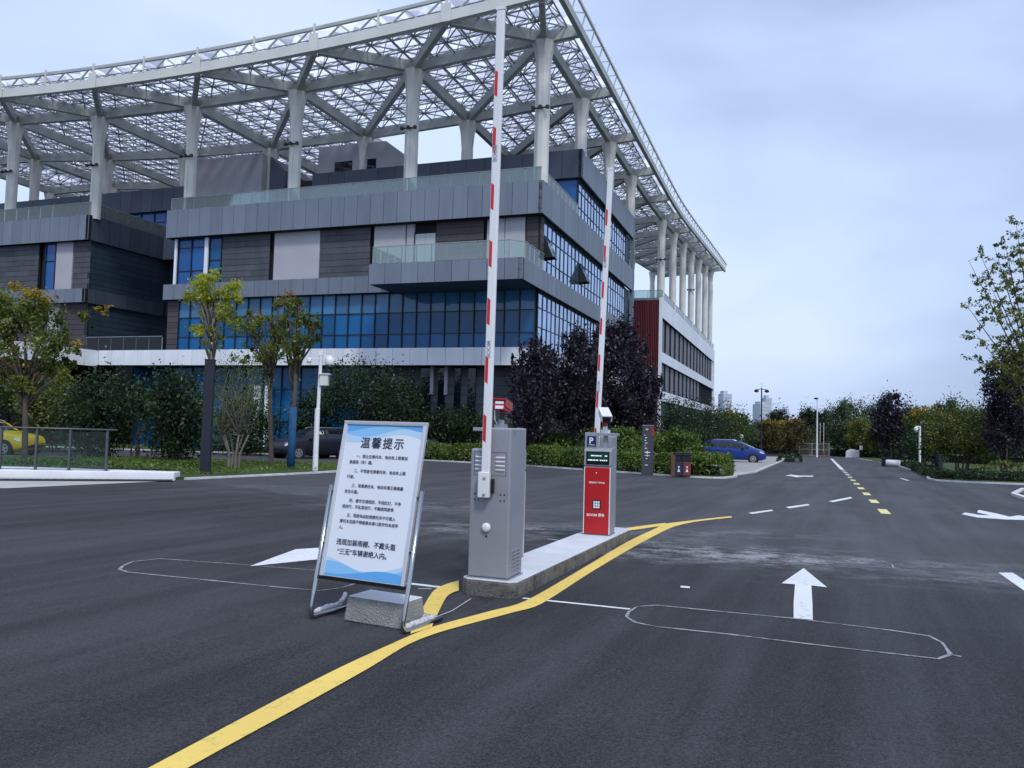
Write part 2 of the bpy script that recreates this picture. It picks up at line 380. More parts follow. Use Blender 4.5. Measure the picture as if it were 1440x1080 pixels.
# ================================================================== GROUND
def sheet(name, pts, z, m, kind='structure', parent=None, thick=0.0):
    """flat polygon lying on the sloping ground, z above it"""
    b = MB(); p = [(q[0], q[1], gz(q[1]) + z) for q in pts]
    if thick: b.prism([(q[0], q[1], q[2] - thick) for q in p], (0, 0, thick))
    else: b.add(p, [tuple(range(len(p)))])
    o = b.build(name, m, parent)
    if not thick:
        me = o.data
        if me.polygons[0].normal.z < 0: me.flip_normals()
    if kind and not parent: o['kind'] = kind
    return o
b = MB(); ys = [-60, 0, 60, 130, 260, 600, 3500]; zs = [gz(y) - .05 for y in ys[:5]] + [-5.2, -6]
for i in range(6): b.add([(-2500, ys[i], zs[i]), (2500, ys[i], zs[i]), (2500, ys[i + 1], zs[i + 1]), (-2500, ys[i + 1], zs[i + 1])], [(0, 1, 2, 3)])
tag(b.build('ground', K['soil']), kind='structure')
road = sheet('road', [(-95, -30), (95, -30), (95, 116), (-95, 116)], 0, K['asphalt'])

def mark(name, pix, m, up=.006):
    """a painted shape on the road, given by its outline in the photograph"""
    p = [G(x, y) for x, y in pix]
    b = MB(); b.add([(q.x, q.y, gz(q.y) + up) for q in p], [tuple(range(len(p)))])
    o = b.build(name, m, road, fix=False)
    if o.data.polygons[0].normal.z < 0: o.data.flip_normals()
    return o
def ribbon(name, left, right, m, up=.006):
    def smooth(pix):
        Q = [G(*q) for q in pix]; out = []
        for i in range(len(Q) - 1):
            p0, p1, p2, p3 = Q[max(0, i - 1)], Q[i], Q[i + 1], Q[min(len(Q) - 1, i + 2)]
            for k in range(4):
                u = k / 4; m1, m2 = (p2 - p0) * .4, (p3 - p1) * .4
                out.append(p1 * (2 * u**3 - 3 * u**2 + 1) + m1 * (u**3 - 2 * u**2 + u) + p2 * (3 * u**2 - 2 * u**3) + m2 * (u**3 - u**2))
        return out + [Q[-1]]
    L2, R2 = smooth(left), smooth(right); b = MB(); n = len(L2); P = L2 + R2
    b.add([(q.x, q.y, gz(q.y) + up) for q in P], [(i, n + i, n + i + 1, i + 1) for i in range(n - 1)])
    o = b.build(name, m, road, fix=False)
    if o.data.polygons[0].normal.z < 0: o.data.flip_normals()
    return o
def line(name, pix, wid, m, up=.005, close=False, jit=0.0):
    P = [G(*q) for q in pix]
    if close: P.append(P[0])
    Q = []
    for i in range(len(P) - 1):
        k = max(1, int((P[i + 1] - P[i]).length / .15))
        for j in range(k): Q.append(P[i].lerp(P[i + 1], j / k))
    Q.append(P[-1]); b = MB(); n = len(Q); A = []; B = []
    for i, p in enumerate(Q):
        d = (Q[min(i + 1, n - 1)] - Q[max(i - 1, 0)]); s = Vector((-d.y, d.x, 0)).normalized() * wid / 2 * (1 + jit * (random.random() - .5))
        A.append(p + s); B.append(p - s)
    V = [(q.x, q.y, gz(q.y) + up) for q in A + B]
    b.add(V, [(i, n + i, n + i + 1, i + 1) for i in range(n - 1)])
    o = b.build(name, m, road, fix=False)
    if o.data.polygons[0].normal.z < 0: o.data.flip_normals()
    return o

ribbon('yellow_line', [(120, 1128), (212, 1080), (390, 985), (480, 939), (565, 900), (610, 882), (690, 860), (741, 845), (820, 799.5), (883, 762), (921, 744), (936, 737), (975, 732), (1028, 726)],
       [(195, 1128), (267, 1080), (440, 985), (520, 940), (575, 907), (625, 888), (722, 862), (763, 849), (830, 806), (890, 770.4), (938, 745), (959, 738), (985, 733), (1030, 728)], K['yellow'])
ribbon('yellow_line', [(645, 817.5), (624, 824), (607, 835), (582, 880), (577, 893)], [(645, 832), (637, 834.5), (627, 842), (612, 872), (607, 884)], K['yellow'], .009)
ribbon('yellow_line', [(855, 747), (900, 740.5), (936, 736)], [(856, 750.5), (902, 744.5), (938, 739)], K['yellow'], .009)
mark('straight_arrow', [(1130, 799.6), (1163, 826.7), (1141, 824), (1142.5, 850), (1143, 872.5), (1116, 870), (1116, 848), (1118, 822.5), (1099, 821)], K['white_p'])
mark('straight_arrow', [(351, 797), (385, 784.3), (416, 773), (448, 771), (448, 776), (520, 771), (520, 777), (450, 783), (450, 787)], K['white_p'])
mark('turn_arrow', [(1104, 669.2), (1112, 667.6), (1124, 669), (1144, 669), (1143, 670.6), (1130, 670.4), (1120, 671.2), (1112, 669.6)], K['white_p'])
mark('turn_arrow', [(1352, 723.5), (1357, 721), (1378, 724.5), (1392, 725), (1374, 721), (1376, 717.3), (1402, 722.5), (1420, 727), (1432, 725), (1460, 729), (1460, 732), (1415, 731), (1374, 728)], K['white_p'])
mark('white_line', [(1404, 806), (1424, 806), (1475, 838), (1475, 856)], K['white_p'])
mark('white_line', [(957, 824.5), (970, 825.5), (970, 828), (957, 827)], K['white_p'])
for q in ([(1052, 721.5), (1085, 717), (1088, 718.6), (1058, 723.2)], [(1105, 713.4), (1136, 709), (1139, 710.8), (1110, 715.2)], [(1165, 705.2), (1196, 699), (1199, 700.8), (1172, 706.4)], [(1264, 672.6), (1270, 672.8), (1280, 676), (1275, 676)]):
    mark('lane_dash', q, K['white_p'])
A0 = G(1243, 719.5); B0 = G(1203, 679); dd = (B0 - A0); dd.z = 0; dd.normalize(); nn = Vector((dd.y, -dd.x, 0))
for i in range(15):
    c = A0 + dd * (i * 3.42); h = .095
    p = [c - dd * .68 - nn * h, c - dd * .68 + nn * h, c + dd * .68 + nn * h, c + dd * .68 - nn * h]
    b = MB(); b.add([(q.x, q.y, gz(q.y) + .006) for q in p], [(0, 1, 2, 3)]); o = b.build('lane_dash', K['pale_y'] if i < 7 else K['white_p'], road, fix=False)
    if o.data.polygons[0].normal.z < 0: o.data.flip_normals()
line('white_line', [(1184, 660), (1169, 645)], .22, K['white_p'])
line('stop_line', [(572, 820.5), (627, 827)], .075, K['white_p'], .0035)
line('stop_line', [(735, 841.5), (800, 848), (886, 857)], .05, K['white_p'], .0035)
line('loop_cut', [(881, 868), (884, 861), (896, 853.5), (923, 851.5), (1020, 861), (1115, 870), (1257, 887.5), (1307, 895), (1325, 904.5), (1337, 921), (1319, 927), (1230, 917), (1140, 906.5), (1030, 893), (923, 881.7), (894, 876)], .026, K['chalk'], .004, True, .8)
line('loop_cut', [(168, 801), (173, 796), (187, 790), (225, 786), (330, 793.5), (440, 802), (530, 810), (517, 814), (500, 821), (480, 827), (450, 831), (390, 826), (280, 815), (180, 805)], .028, K['chalk'], .004, True, .8)
line('loop_cut', [(1048, 773), (1130, 781), (1240, 789), (1254, 794), (1257, 799), (1160, 793), (1057, 787)], .02, K['old_p'], .004, False, .8)
line('loop_cut', [(572, 741), (620, 744), (660, 748)], .03, K['old_p'], .004, False, .8)
line('loop_cut', [(770, 758), (800, 762), (830, 765)], .05, K['old_p'], .004, False, .8)
line('loop_cut', [(1337, 921), (1352, 924)], .03, K['old_p'], .004, False, .8)

def island(name, pts, h, m, kerb=None, kw=.14):
    """raised planting bed with its kerb"""
    b = MB(); b.prism([(q[0], q[1], gz(q[1]) - .02) for q in pts], (0, 0, h + .02 + .03))
    o = b.build(name, m); o['kind'] = 'structure'
    if kerb:
        k = MB()
        for i in range(len(kerb) - 1):
            p, q = Vector((*kerb[i], gz(kerb[i][1]) + h / 2)), Vector((*kerb[i + 1], gz(kerb[i + 1][1]) + h / 2))
            d = (q - p).normalized(); T = (q - p).length; nst = max(1, int(T / .95))
            for j in range(nst): k.bar(p + d * (T * j / nst + (.008 if j else -.02)), p + d * (T * (j + 1) / nst - (.008 if j < nst - 1 else -.02)), kw + random.uniform(-.006, .006), h + .045 + random.uniform(-.008, .008))
        tag(k.build('kerb', K['kerb']), kind='structure')
    return o
W0 = (-8.98, 21.45); W1 = (-30, 16.2)
island('lawn', [(-8.9, 21.6), (-8.3, 22.9), (-6.7, 26.7), (-5.9, 29), (-5.6, 31.5), (-6.6, 33.5), (-9, 34.3), (-16, 34.2), (-60, 31), (-60, 15), (-30, 16.5)], .035, K['grass'],
       [(-8.75, 21.7), (-8.2, 22.9), (-6.6, 26.7), (-5.8, 29), (-5.5, 31.5), (-6.5, 33.6), (-9, 34.45), (-16, 34.35), (-60, 31.15)])
bedB = [(-70, 62), (-40, 53), (-12, 47.5), (-4.57, 44.1), (.64, 40.2), (5.0, 34.4), (7.3, 31.7), (7.9, 31.45), (8.4, 31.9), (9.1, 33.1), (9.9, 35.5), (10.3, 37.6), (10.4, 40), (13, 52), (21, 74), (31, 104), (36, 130), (-70, 130)]
island('planting_bed', bedB, .045, K['grass'], [(-40, 52.9), (-12, 47.4), (-4.57, 43.9), (.64, 40.0), (5.0, 34.2), (7.3, 31.45), (7.9, 31.2), (8.5, 31.6), (9.25, 32.9), (10.04, 35.4), (11.84, 38.77), (20, 60), (34.1, 96.4), (36.5, 103)])
sheet('parking_pavement', [(9.95, 35.5), (11.7, 38.77), (19.9, 60), (33.9, 96), (31, 96), (21, 74), (13, 52), (10.35, 40), (10.25, 37.6)], .02, K['paving'])
bedC = [(18.88, 34.3), (21.29, 33.3), (30, 31.5), (70, 28), (120, 40), (120, 125), (52, 125), (45, 104), (30.8, 63.6), (25.5, 50), (20.6, 39)]
island('verge', bedC, .05, K['grass'], [(70, 27.8), (30, 31.3), (21.29, 33.1), (19.2, 33.7), (18.5, 34.6), (18.88, 36), (20.4, 39), (25.3, 50), (30.6, 63.6), (44.8, 104)])
island('corner_bed', [(15.9, 24.9), (18.5, 28.4), (34, 26), (34, 14), (14.4, 22.0)], .06, K['soil'], [(30, 12.6), (14.3, 21.9), (15.7, 24.9), (18.3, 28.5), (34, 26.2)], .15)
# apron, wall and drain at the ramp on the left
sheet('ramp_apron', [(-8.9, 21.35), (-30, 16.1), (-30, 11.6), (-10.62, 16.95), (-8.75, 20.9)], .012, mat('apron_concrete', (.40, .39, .38), .85, var=.12, vscale=1.5))
dr = empty('drain_grating', (-8.72, 20.75, gz(20.75)), 0, 'long dark steel drain grating along the pale ramp apron', 'drain')
p, q = Vector((0, 0, .018)), Vector((-24.5, -10.3, gz(10.45) - gz(20.75) + .018)); dv = (q - p).normalized(); nv = Vector((-dv.y, dv.x, 0))
b = MB(); b.bar(p, q, .36, .03); b.build('channel', K['gap'], dr)
b = MB(); n = int((q - p).length / .17)
for i in range(n):
    c = p + dv * (i * .17 + .05) + Vector((0, 0, .016)); b.bar(c - nv * .15 + dv * .03, c + nv * .15 - dv * .03, .045, .012)
for s in (-1, 1): b.bar(p + nv * .175 * s + Vector((0, 0, .016)), q + nv * .175 * s + Vector((0, 0, .016)), .03, .014)
b.build('grate', mat('drain_steel', (.05, .05, .055), .6, .6), dr)
wl = empty('retaining_wall', (W0[0], W0[1], gz(W0[1])), 0, 'low white painted retaining wall under the glass railing', 'wall')
b = MB(); o_ = Vector((W0[0], W0[1], gz(W0[1])))
pts = [Vector((*W0, 0)), Vector((*W1, 0)), Vector((-30, 20.4, 0)), Vector((-17, 21.6, 0)), Vector((-9.05, 22.0, 0))]
lo = [Vector((v.x, v.y, gz(v.y) - .05)) - o_ for v in pts]; hi = [Vector((v.x, v.y, gz(v.y) + (.20 if i in (0, 4) else .24))) - o_ for i, v in enumerate(pts)]
b.add(lo + hi, [(4, 3, 2, 1, 0), (5, 6, 7, 8, 9)] + [(i, (i + 1) % 5, 5 + (i + 1) % 5, 5 + i) for i in range(5)])
b.build('wall_body', mat('white_wall_paint', (.74, .76, .80), .7, var=.08, vscale=1, dirt=((.42, .42, .41), 2.2, .62)), wl, bevel=.02)
rl = empty('glass_railing', (0, 0, 0), 0, 'clear glass railing with grey metal posts on the low white wall', 'railing')
pb = []
for px in (-60, 3, 53, 100, 152):
    c = GD(px, 21.2 - (152 - px) * .004); c.z += .20; pb.append(c)
    b = MB(); b.box(-.025, .025, -.03, .03, 0, 1.06); b.box(-.10, .0, -.012, .012, .93, .965); b.box(-.10, .0, -.012, .012, .12, .155); b.box(-.07, .07, -.06, .06, 0, .012)
    b.build('post', mat('post_grey', (.11, .12, .13), .45, .5) if 'postm' not in K else K['postm'], rl, loc=c); K['postm'] = K.get('postm') or rl.children[-1].data.materials[0]
b = MB(); q1 = pb[-1] + Vector((.25, .02, 1.09)); q0 = pb[0] + Vector((0, 0, 1.09)); b.tube([q0, q1], .022, 8); b.build('handrail', K['postm'], rl, smooth=True)
for i in range(4):
    b = MB(); a, c = pb[i], pb[i + 1]; b.bar(a.lerp(c, .03) + Vector((0, 0, .55)), a.lerp(c, .97) + Vector((0, 0, .55)), .012, .95); b.build('glass_panel', K['rail_d'], rl)

# ================================================================== GATE ISLAND
EY = Vector((.349, .937, 0)).normalized(); EX = Vector((EY.y, -EY.x, 0)); RZ = math.atan2(EX.y, EX.x)
P0 = Vector((-.165, 6.87, 0)); P0.z = gz(P0.y)
isl = empty('traffic_island', P0, RZ, 'narrow concrete kerb island with stained sides carrying the barrier cabinets', 'traffic island')
LEN = 4.75; hw = .255
def isl_prism(x0, x1, y0, y1, z0, z1, c=.06):
    f = lambda y: -SL * y * .937
    P = [(x0 + c, y0), (x1 - c, y0), (x1, y0 + c), (x1, y1 - c * 2), (x1 - c * 2, y1), (x0 + c * 2, y1), (x0, y1 - c * 2), (x0, y0 + c)]
    b = MB(); n = len(P); b.add([(x, y, z0 + f(y)) for x, y in P] + [(x, y, z1 + f(y)) for x, y in P], [tuple(reversed(range(n))), tuple(range(n, 2 * n))] + [(i, (i + 1) % n, n + (i + 1) % n, n + i) for i in range(n)]); return b
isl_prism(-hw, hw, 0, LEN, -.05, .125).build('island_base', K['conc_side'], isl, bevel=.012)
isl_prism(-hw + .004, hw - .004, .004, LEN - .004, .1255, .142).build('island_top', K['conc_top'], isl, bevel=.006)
def on_isl(lx, ly): 
    p = P0 + EX * lx + EY * ly; p.z = gz(p.y) + .142; return p

def barrier_gate(loc, rz, label, arm=4.15, paint=None, group='barrier gates with raised arms', writing=True, lx=.004):
    g = empty('barrier_gate', loc, rz, label, 'barrier gate', group)
    pm = paint or K['grey_p']; W = .185; Dp = .19
    b = MB(); b.prism([(-W, -Dp, .012), (W, -Dp, .012), (W, -Dp, 1.30), (-.035, -Dp, 1.30), (-.035, -Dp, 1.115), (-W, -Dp, 1.115)], (0, 2 * Dp, 0))
    cb = b.build('cabinet', pm, g, bevel=.018, seg=3)
    b = MB(); b.box(-W - .008, W + .008, -Dp - .008, Dp + .008, 0, .0115); b.build('base_flange', pm, g)
    f = -Dp
    b = MB(); dz0, dz1 = .885, 1.085
    for x0, x1, z0, z1 in ((-.15, .145, dz0, dz0 + .003), (-.15, .145, dz1, dz1 + .003), (-.15, -.147, dz0, dz1), (.142, .145, dz0, dz1)): b.box(x0, x1, f - .0012, f + .004, z0, z1)
    b.build('access_door', K['gap'], g)
    b = MB()
    for cx in (-.105, .092):
        for k in range(4):
            z = .925 + k * .036; w_ = .033 if cx < 0 else .042
            b.hexa([(cx - w_, f - .001, z), (cx + w_, f - .001, z), (cx + w_, f + .003, z), (cx - w_, f + .003, z), (cx - w_, f - .014, z + .012), (cx + w_, f - .014, z + .012), (cx + w_, f + .003, z + .018), (cx - w_, f + .003, z + .018)])
    b.build('vent', K['white'], g)
    b = MB()
    for k in range(6):
        for y0 in (-.10, .02):
            z = .07 + k * .032; b.hexa([(W - .002, y0, z), (W + .001, y0, z), (W + .001, y0 + .085, z), (W - .002, y0 + .085, z), (W - .002, y0, z + .015), (W + .012, y0, z + .013), (W + .012, y0 + .085, z + .013), (W - .002, y0 + .085, z + .015)])
    b.build('side_vent', pm, g)
    b = MB()
    for cx in (-.135, -.10, .10, .135):
        for z in (.675, .725): b.lathe((cx, f + .001, z), [(.0075, 0), (.0075, -.002)], 10, axis='y')
    b.lathe((-.02, f + .001, .365), [(.009, 0), (.009, -.004)], 10, axis='y')
    b.build('bolt_hole', K['black'], g)
    b = MB(); b.lathe((-.02, f, .44), [(.040, .002), (.040, -.012), (.034, -.022), (.018, -.028)], 20, axis='y'); b.build('knob', K['white'], g, smooth=True)
    # bracket and arm, swung upright
    ax = -.02
    b = MB(); b.box(ax - .062, ax + .040, f - .082, f - .028, .70, .92); br = b.build('arm_bracket', K['white'], g, bevel=.008)
    b = MB(); b.lathe((ax, f + .005, .80), [(.05, 0), (.05, -.035)], 20, axis='y'); b.box(ax + .045, ax + .065, f - .045, f - .002, .74, .86); b.build('arm_shaft', K['black'], g)
    b = MB()
    for z in (.73, .87): b.lathe((ax, f - .081, z), [(.014, 0), (.014, -.008), (.006, -.013)], 8, axis='y')
    b.build('bracket_bolt', K['steel_g'], br)
    y0, y1 = f - .073, f - .031; t = .038
    lean = Vector((.004, .004, 1)).normalized(); sh = .060
    def ap(x, y, z): return (ax + x + (z - .9) * lx, y + (z - .9) * .003, z)
    z0, z1 = .84, .84 + arm
    b = MB(); b.hexa([ap(-t, y0, z0), ap(t, y0, z0), ap(t, y1, z0), ap(-t, y1, z0), ap(-t, y0, z1), ap(t, y0, z1), ap(t, y1, z1), ap(-t, y1, z1)])
    am = b.build('barrier_arm', K['white'], g, bevel=.01)
    k = 0; zb = 1.17
    while zb < z1 - .3:
        e_ = .0012; b = MB()
        b.hexa([ap(-.030, y0 - e_, zb + .02), ap(-.003, y0 - e_, zb), ap(-.003, y0 + .002, zb), ap(-.030, y0 + .002, zb + .02), ap(-.030, y0 - e_, zb + .245), ap(-.003, y0 - e_, zb + .225), ap(-.003, y0 + .002, zb + .225), ap(-.030, y0 + .002, zb + .245)])
        b.build('red_band', K['red_arm'], am); zb += .505
    b = MB(); b.hexa([ap(-t - .002, y0 - .003, z1 - .002), ap(t + .002, y0 - .003, z1 - .002), ap(t + .002, y1 + .003, z1 - .002), ap(-t - .002, y1 + .003, z1 - .002), ap(-t - .002, y0 - .003, z1 + .03), ap(t + .002, y0 - .003, z1 + .03), ap(t + .002, y1 + .003, z1 + .03), ap(-t - .002, y1 + .003, z1 + .03)])
    b.build('end_cap', K['white'], am)
    if writing:
        for zt in (1.90, 3.62):
            text('BOOM', .05, am, frame(Vector(ap(.012, y0 - .0015, zt)), (0, 0, 1), (-1, 0, 0)), K['grey_p'], 'lettering', .0008)
    return g

def payment_machine(loc, rz, label, rear_red=False, writing=True, group='payment machines'):
    g = empty('payment_machine', loc, rz, label, 'payment machine', group); W = .175; Dp = .18; f = -Dp
    gp = K['grey_p']
    b = MB(); b.box(-W, W, -Dp, Dp, .012, .885); b.build('housing', gp, g, bevel=.012)
    b = MB(); b.box(-W - .006, W + .006, -Dp - .006, Dp + .006, 0, .0115); b.build('base_flange', gp, g)
    # display head with its sloping hood
    b = MB(); b.prism([(-W - .002, f - .012, .888), (-W - .002, Dp - .02, .888), (-W - .002, Dp - .04, 1.13), (-W - .002, f + .02, 1.115), (-W - .002, f - .012, 1.08)], (2 * W + .004, 0, 0)); hd = b.build('display_head', gp, g, bevel=.01)
    b = MB(); b.box(-W + .028, W - .022, f - .0165, f - .012, .905, 1.072); sc = b.build('screen', mat('screen_glass', (.004, .012, .014), .15) if 'scr' not in K else K['scr'], hd); K['scr'] = sc.data.materials[0]
    if 'led' not in K:
        m = mat('led_green', (.01, .25, .12), .4); e_ = m.node_tree.nodes['Principled BSDF']; e_.inputs['Emission Color'].default_value = (.02, .55, .28, 1); e_.inputs['Emission Strength'].default_value = .5; K['led'] = m
        m = mat('led_white', (.6, .7, .65), .4); e_ = m.node_tree.nodes['Principled BSDF']; e_.inputs['Emission Color'].default_value = (.6, .75, .7, 1); e_.inputs['Emission Strength'].default_value = .7; K['ledw'] = m
        m = mat('screen_green', (.004, .05, .035), .3); K['scg'] = m
    if writing:
        b = MB(); b.box(-W + .05, W - .04, f - .0172, f - .0162, .955, 1.055); b.build('lit_area', K['scg'], sc)
        for z, x, bits in ((1.012, -.085, (.035, .018, .018, .018, .018)), (.955, -.125, (.06, .03, .03)), (.955, .03, (.02, .015, .02, .02)), (1.012, .095, (.03,))):
            b = MB()
            for k in bits: b.box(x, x + k, f - .019, f - .0174, z, z + .013); x += k + .007
            b.build('screen_line', K['ledw'], sc)
    b = MB(); b.prism([(-W + .018, f - .020, .86), (-W + .018, f - .006, .868), (-W + .018, f - .002, .868), (-W + .018, f - .002, .022), (-W + .018, f - .016, .022), (-W + .018, f - .016, .73)], (2 * W - .032, 0, 0)); fp = b.build('front_panel', K['red'], g, bevel=.006)
    b = MB()
    for x in (-W + .004, W - .014): b.box(x, x + .010, f - .012, f, .02, .87)
    b.build('edge_trim', K['white'], g)
    b = MB(); b.box(-.055, .055, f - .022, f - .0155, .335, .455); kp = b.build('keypad', K['black'], fp, bevel=.004)
    b = MB()
    for i in range(3):
        for j in range(3): b.box(-.040 + i * .029, -.017 + i * .029, f - .026, f - .0215, .350 + j * .032, .376 + j * .032)
    b.build('key', K['white'], kp)
    b = MB(); b.lathe((-.01, f - .016, .80), [(.008, 0), (.008, -.007)], 10, axis='y'); b.build('lens', K['white'], fp)
    if writing:
        yy = f - .0166
        text('智能停车管理系统', .026, fp, frame(Vector((-.105, yy, .665)), (1, 0, 0), (0, 0, 1)), K['white'], 'lettering', .0005)
        text('BOOM', .045, fp, frame(Vector((-.125, yy, .245)), (1, 0, 0), (0, 0, 1)), K['white'], 'lettering', .001)
        text('停车', .044, fp, frame(Vector((.022, yy, .247)), (1, 0, 0), (0, 0, 1)), K['white'], 'lettering', .001, sx=.95)
    # sign panel, plate, camera
    b = MB(); b.box(-W - .001, .0, f + .015, f + .055, 1.10, 1.315); pp = b.build('sign_panel', gp, g, bevel=.006)
    b = MB(); b.box(-W + .028, -.028, f + .011, f + .0155, 1.135, 1.27); ps = b.build('parking_sign', mat('sign_navy', (.010, .022, .09), .4) if 'pn' not in K else K['pn'], pp); K['pn'] = ps.data.materials[0]
    if writing:
        text('P', .105, ps, frame(Vector((-W + .055, f + .0105, 1.175)), (1, 0, 0), (0, 0, 1)), K['white'], 'lettering', .003)
        b = MB(); b.box(-W + .05, -.045, f + .0095, f + .011, 1.152, 1.159); b.build('underline', K['white'], ps)
    b = MB(); b.box(-.001, .245 if not rear_red else .345, f + .02, f + .20, 1.275, 1.312); b.build('camera_plate', gp, g, bevel=.005)
    b = MB(); b.box(.055, .105, f + .08, f + .13, 1.10, 1.274); b.build('support_post', gp, g)
    b = MB(); b.box(.02, .13, f + .05, f + .15, 1.313, 1.353); b.tube([(.07, f + .10, 1.35), (.07, f + .10, 1.44)], .030, 10); b.build('camera_foot', K['white'] if not rear_red else gp, g)
    b = MB(); b.tube([(.07, f + .10, 1.40), (.065, f + .095, 1.47)], .035, 8); b.build('joint', K['black'] if rear_red else K['red'], g)
    dv = Vector((.30, -.90, -.30)).normalized() if not rear_red else Vector((.15, -.95, -.1)).normalized()
    c = Vector((.065, f + .09, 1.535)); sx = dv.cross(Vector((0, 0, 1))).normalized(); ux = sx.cross(dv)
    def cp(a, s_, u): return c + dv * a + sx * s_ + ux * u
    def cbox(b, a0, a1, s0, s1, u0, u1): b.hexa([cp(a0, s0, u0), cp(a0, s1, u0), cp(a1, s1, u0), cp(a1, s0, u0), cp(a0, s0, u1), cp(a0, s1, u1), cp(a1, s1, u1), cp(a1, s0, u1)])
    b = MB(); cbox(b, -.17, .15, -.055, .055, -.055, .045); cm = b.build('camera', K['red'] if rear_red else K['white'], g, bevel=.008)
    b = MB(); cbox(b, -.19, .20, -.066, .066, .047, .060); cbox(b, -.16, .19, -.066, -.059, -.02, .047); cbox(b, -.16, .19, .059, .066, -.02, .047); b.build('hood', K['white'] if not rear_red else K['red'], cm)
    b = MB(); cbox(b, .151, .156, -.05, .05, -.05, .04); b.build('lens_window', K['black'], cm)
    if rear_red:
        b = MB(); cbox(b, -.176, -.171, -.04, .045, .005, .032); cbox(b, -.176, -.171, -.04, .045, -.045, -.012); b.build('sticker', K['white'], cm)
        b = MB(); b.tube([cp(-.14, -.05, -.05), cp(-.10, -.055, -.15), (.10, f + .14, 1.35)], .006, 6); b.build('cable', K['white'], cm)
    return g

g1 = barrier_gate(on_isl(-.02, .225), RZ + .02, 'grey barrier gate with raised striped arm on the near end of the island')
# the second gate stands behind the red machine
c = GD(846, 11.15); c.z = gz(c.y) + .12
g2 = barrier_gate(c, RZ + .02, 'striped raised barrier arm whose cabinet is hidden behind the red payment machine', lx=.030)
m1 = payment_machine(on_isl(.0, 3.83) + EX * .01, RZ + .06, 'red and grey payment machine with P sign, lit screen and white camera')
c = GD(710, 8.15); c.z = gz(c.y) + .14
m2 = payment_machine(c, RZ + pi, 'red backed camera on the machine hidden behind the near grey barrier cabinet', rear_red=True)

# ================================================================== NOTICE BOARD
A = G(435, 872); B = G(565, 893); mid = (A + B) / 2; e1 = (B - A); e1.z = 0; hwid = e1.length / 2; e1.normalize(); bk = Vector((-e1.y, e1.x, 0))
sg = empty('notice_board', mid, math.atan2(e1.y, e1.x), 'white and blue notice board with Chinese text in a leaning steel stand', 'notice board')
th = .20
def sb(x, v, n=0.0):      # local point: x across, v up the leaning face, n towards the viewer
    return Vector((x, v * math.sin(th) - n * math.cos(th), v * math.cos(th) + n * math.sin(th)))
b = MB(); r_ = .0165
for s in (-1, 1):
    x = s * hwid
    pts = [sb(x, .98), sb(x, .16)]
    for k in range(1, 7):
        t = k / 6; pts.append(sb(x, .16 * (1 - t) ** 1.6).lerp(Vector((x, .09 * t * t, r_)), t ** 1.2))
    pts += [Vector((x, .25, r_)), Vector((x, .52, r_))]
    b = MB(); b.tube(pts, r_, 10); b.build('leg', K['chrome'], sg, smooth=True)
b = MB(); b.tube([Vector((-hwid, .50, r_)), Vector((hwid, .50, r_))], r_ * .9, 10); b.build('rear_tube', K['chrome'], sg, smooth=True)
pw = .335; v0, v1 = .315, 1.455
b = MB()
for p, q in ((sb(-pw - .02, v0), sb(-pw - .02, v1)), (sb(pw + .02, v0), sb(pw + .02, v1))): b.bar(p, q, .03, .03, up=(0, 1, 0))
fr = b.build('board_frame', K['satin'], sg, bevel=.004)
b = MB(); b.bar(sb(-pw - .035, v1 + .005), sb(pw + .035, v1 + .005), .034, .03); b.build('top_rail', K['satin'], sg, bevel=.004)
b = MB(); b.bar(sb(-pw - .035, v0 - .005), sb(pw + .035, v0 - .005), .03, .026); b.build('bottom_rail', K['black'], sg)
b = MB()
for s in (-1, 1): b.bar(sb(s * (pw + .02), .55), sb(s * hwid, .55), .02, .02); b.bar(sb(s * (pw + .02), .93), sb(s * hwid, .93), .02, .02)
b.build('clamp', K['chrome'], sg)
b = MB(); b.hexa([sb(-pw - .005, v0, -.006), sb(pw + .005, v0, -.006), sb(pw + .005, v0, .004), sb(-pw - .005, v0, .004), sb(-pw - .005, v1, -.006), sb(pw + .005, v1, -.006), sb(pw + .005, v1, .004), sb(-pw - .005, v1, .004)])
bd = b.build('board', mat('notice_white', (.70, .74, .82), .35, var=.03, vscale=2), sg)
blues = [mat('poster_sky_blue', (.10, .36, .74), .35), mat('poster_mid_blue', (.22, .50, .80), .35), mat('poster_pale_blue', (.42, .62, .82), .35)]
def wave(fn, top, m, n):
    b = MB(); k = 24; P = []
    for i in range(k + 1):
        x = -pw + 2 * pw * i / k; P.append(x)
    V = [sb(x, (v1 - .012 if top else v0 + .012), n) for x in P] + [sb(x, fn((x + pw) / (2 * pw)), n) for x in P]
    b.add(V, [(i, i + 1, k + 2 + i, k + 1 + i) for i in range(k)]); b.build('wave_band', m, bd)
wave(lambda t: v1 - .10 - .045 * math.sin(1.2 + 4.6 * t) - .03 * t, True, blues[2], .0046)
wave(lambda t: v1 - .065 - .035 * math.sin(.4 + 5.2 * t), True, blues[1], .0052)
wave(lambda t: v1 - .045 - .028 * math.sin(2.4 + 4.2 * t) , True, blues[0], .0058)
wave(lambda t: v0 + .105 + .04 * math.sin(1.9 + 5.0 * t), False, blues[2], .0046)
wave(lambda t: v0 + .082 + .035 * math.sin(1.2 + 5.6 * t), False, blues[1], .0052)
wave(lambda t: v0 + .055 + .028 * math.sin(4.2 + 4.6 * t), False, blues[0], .0058)
ink = mat('notice_ink', (.012, .014, .05), .5)
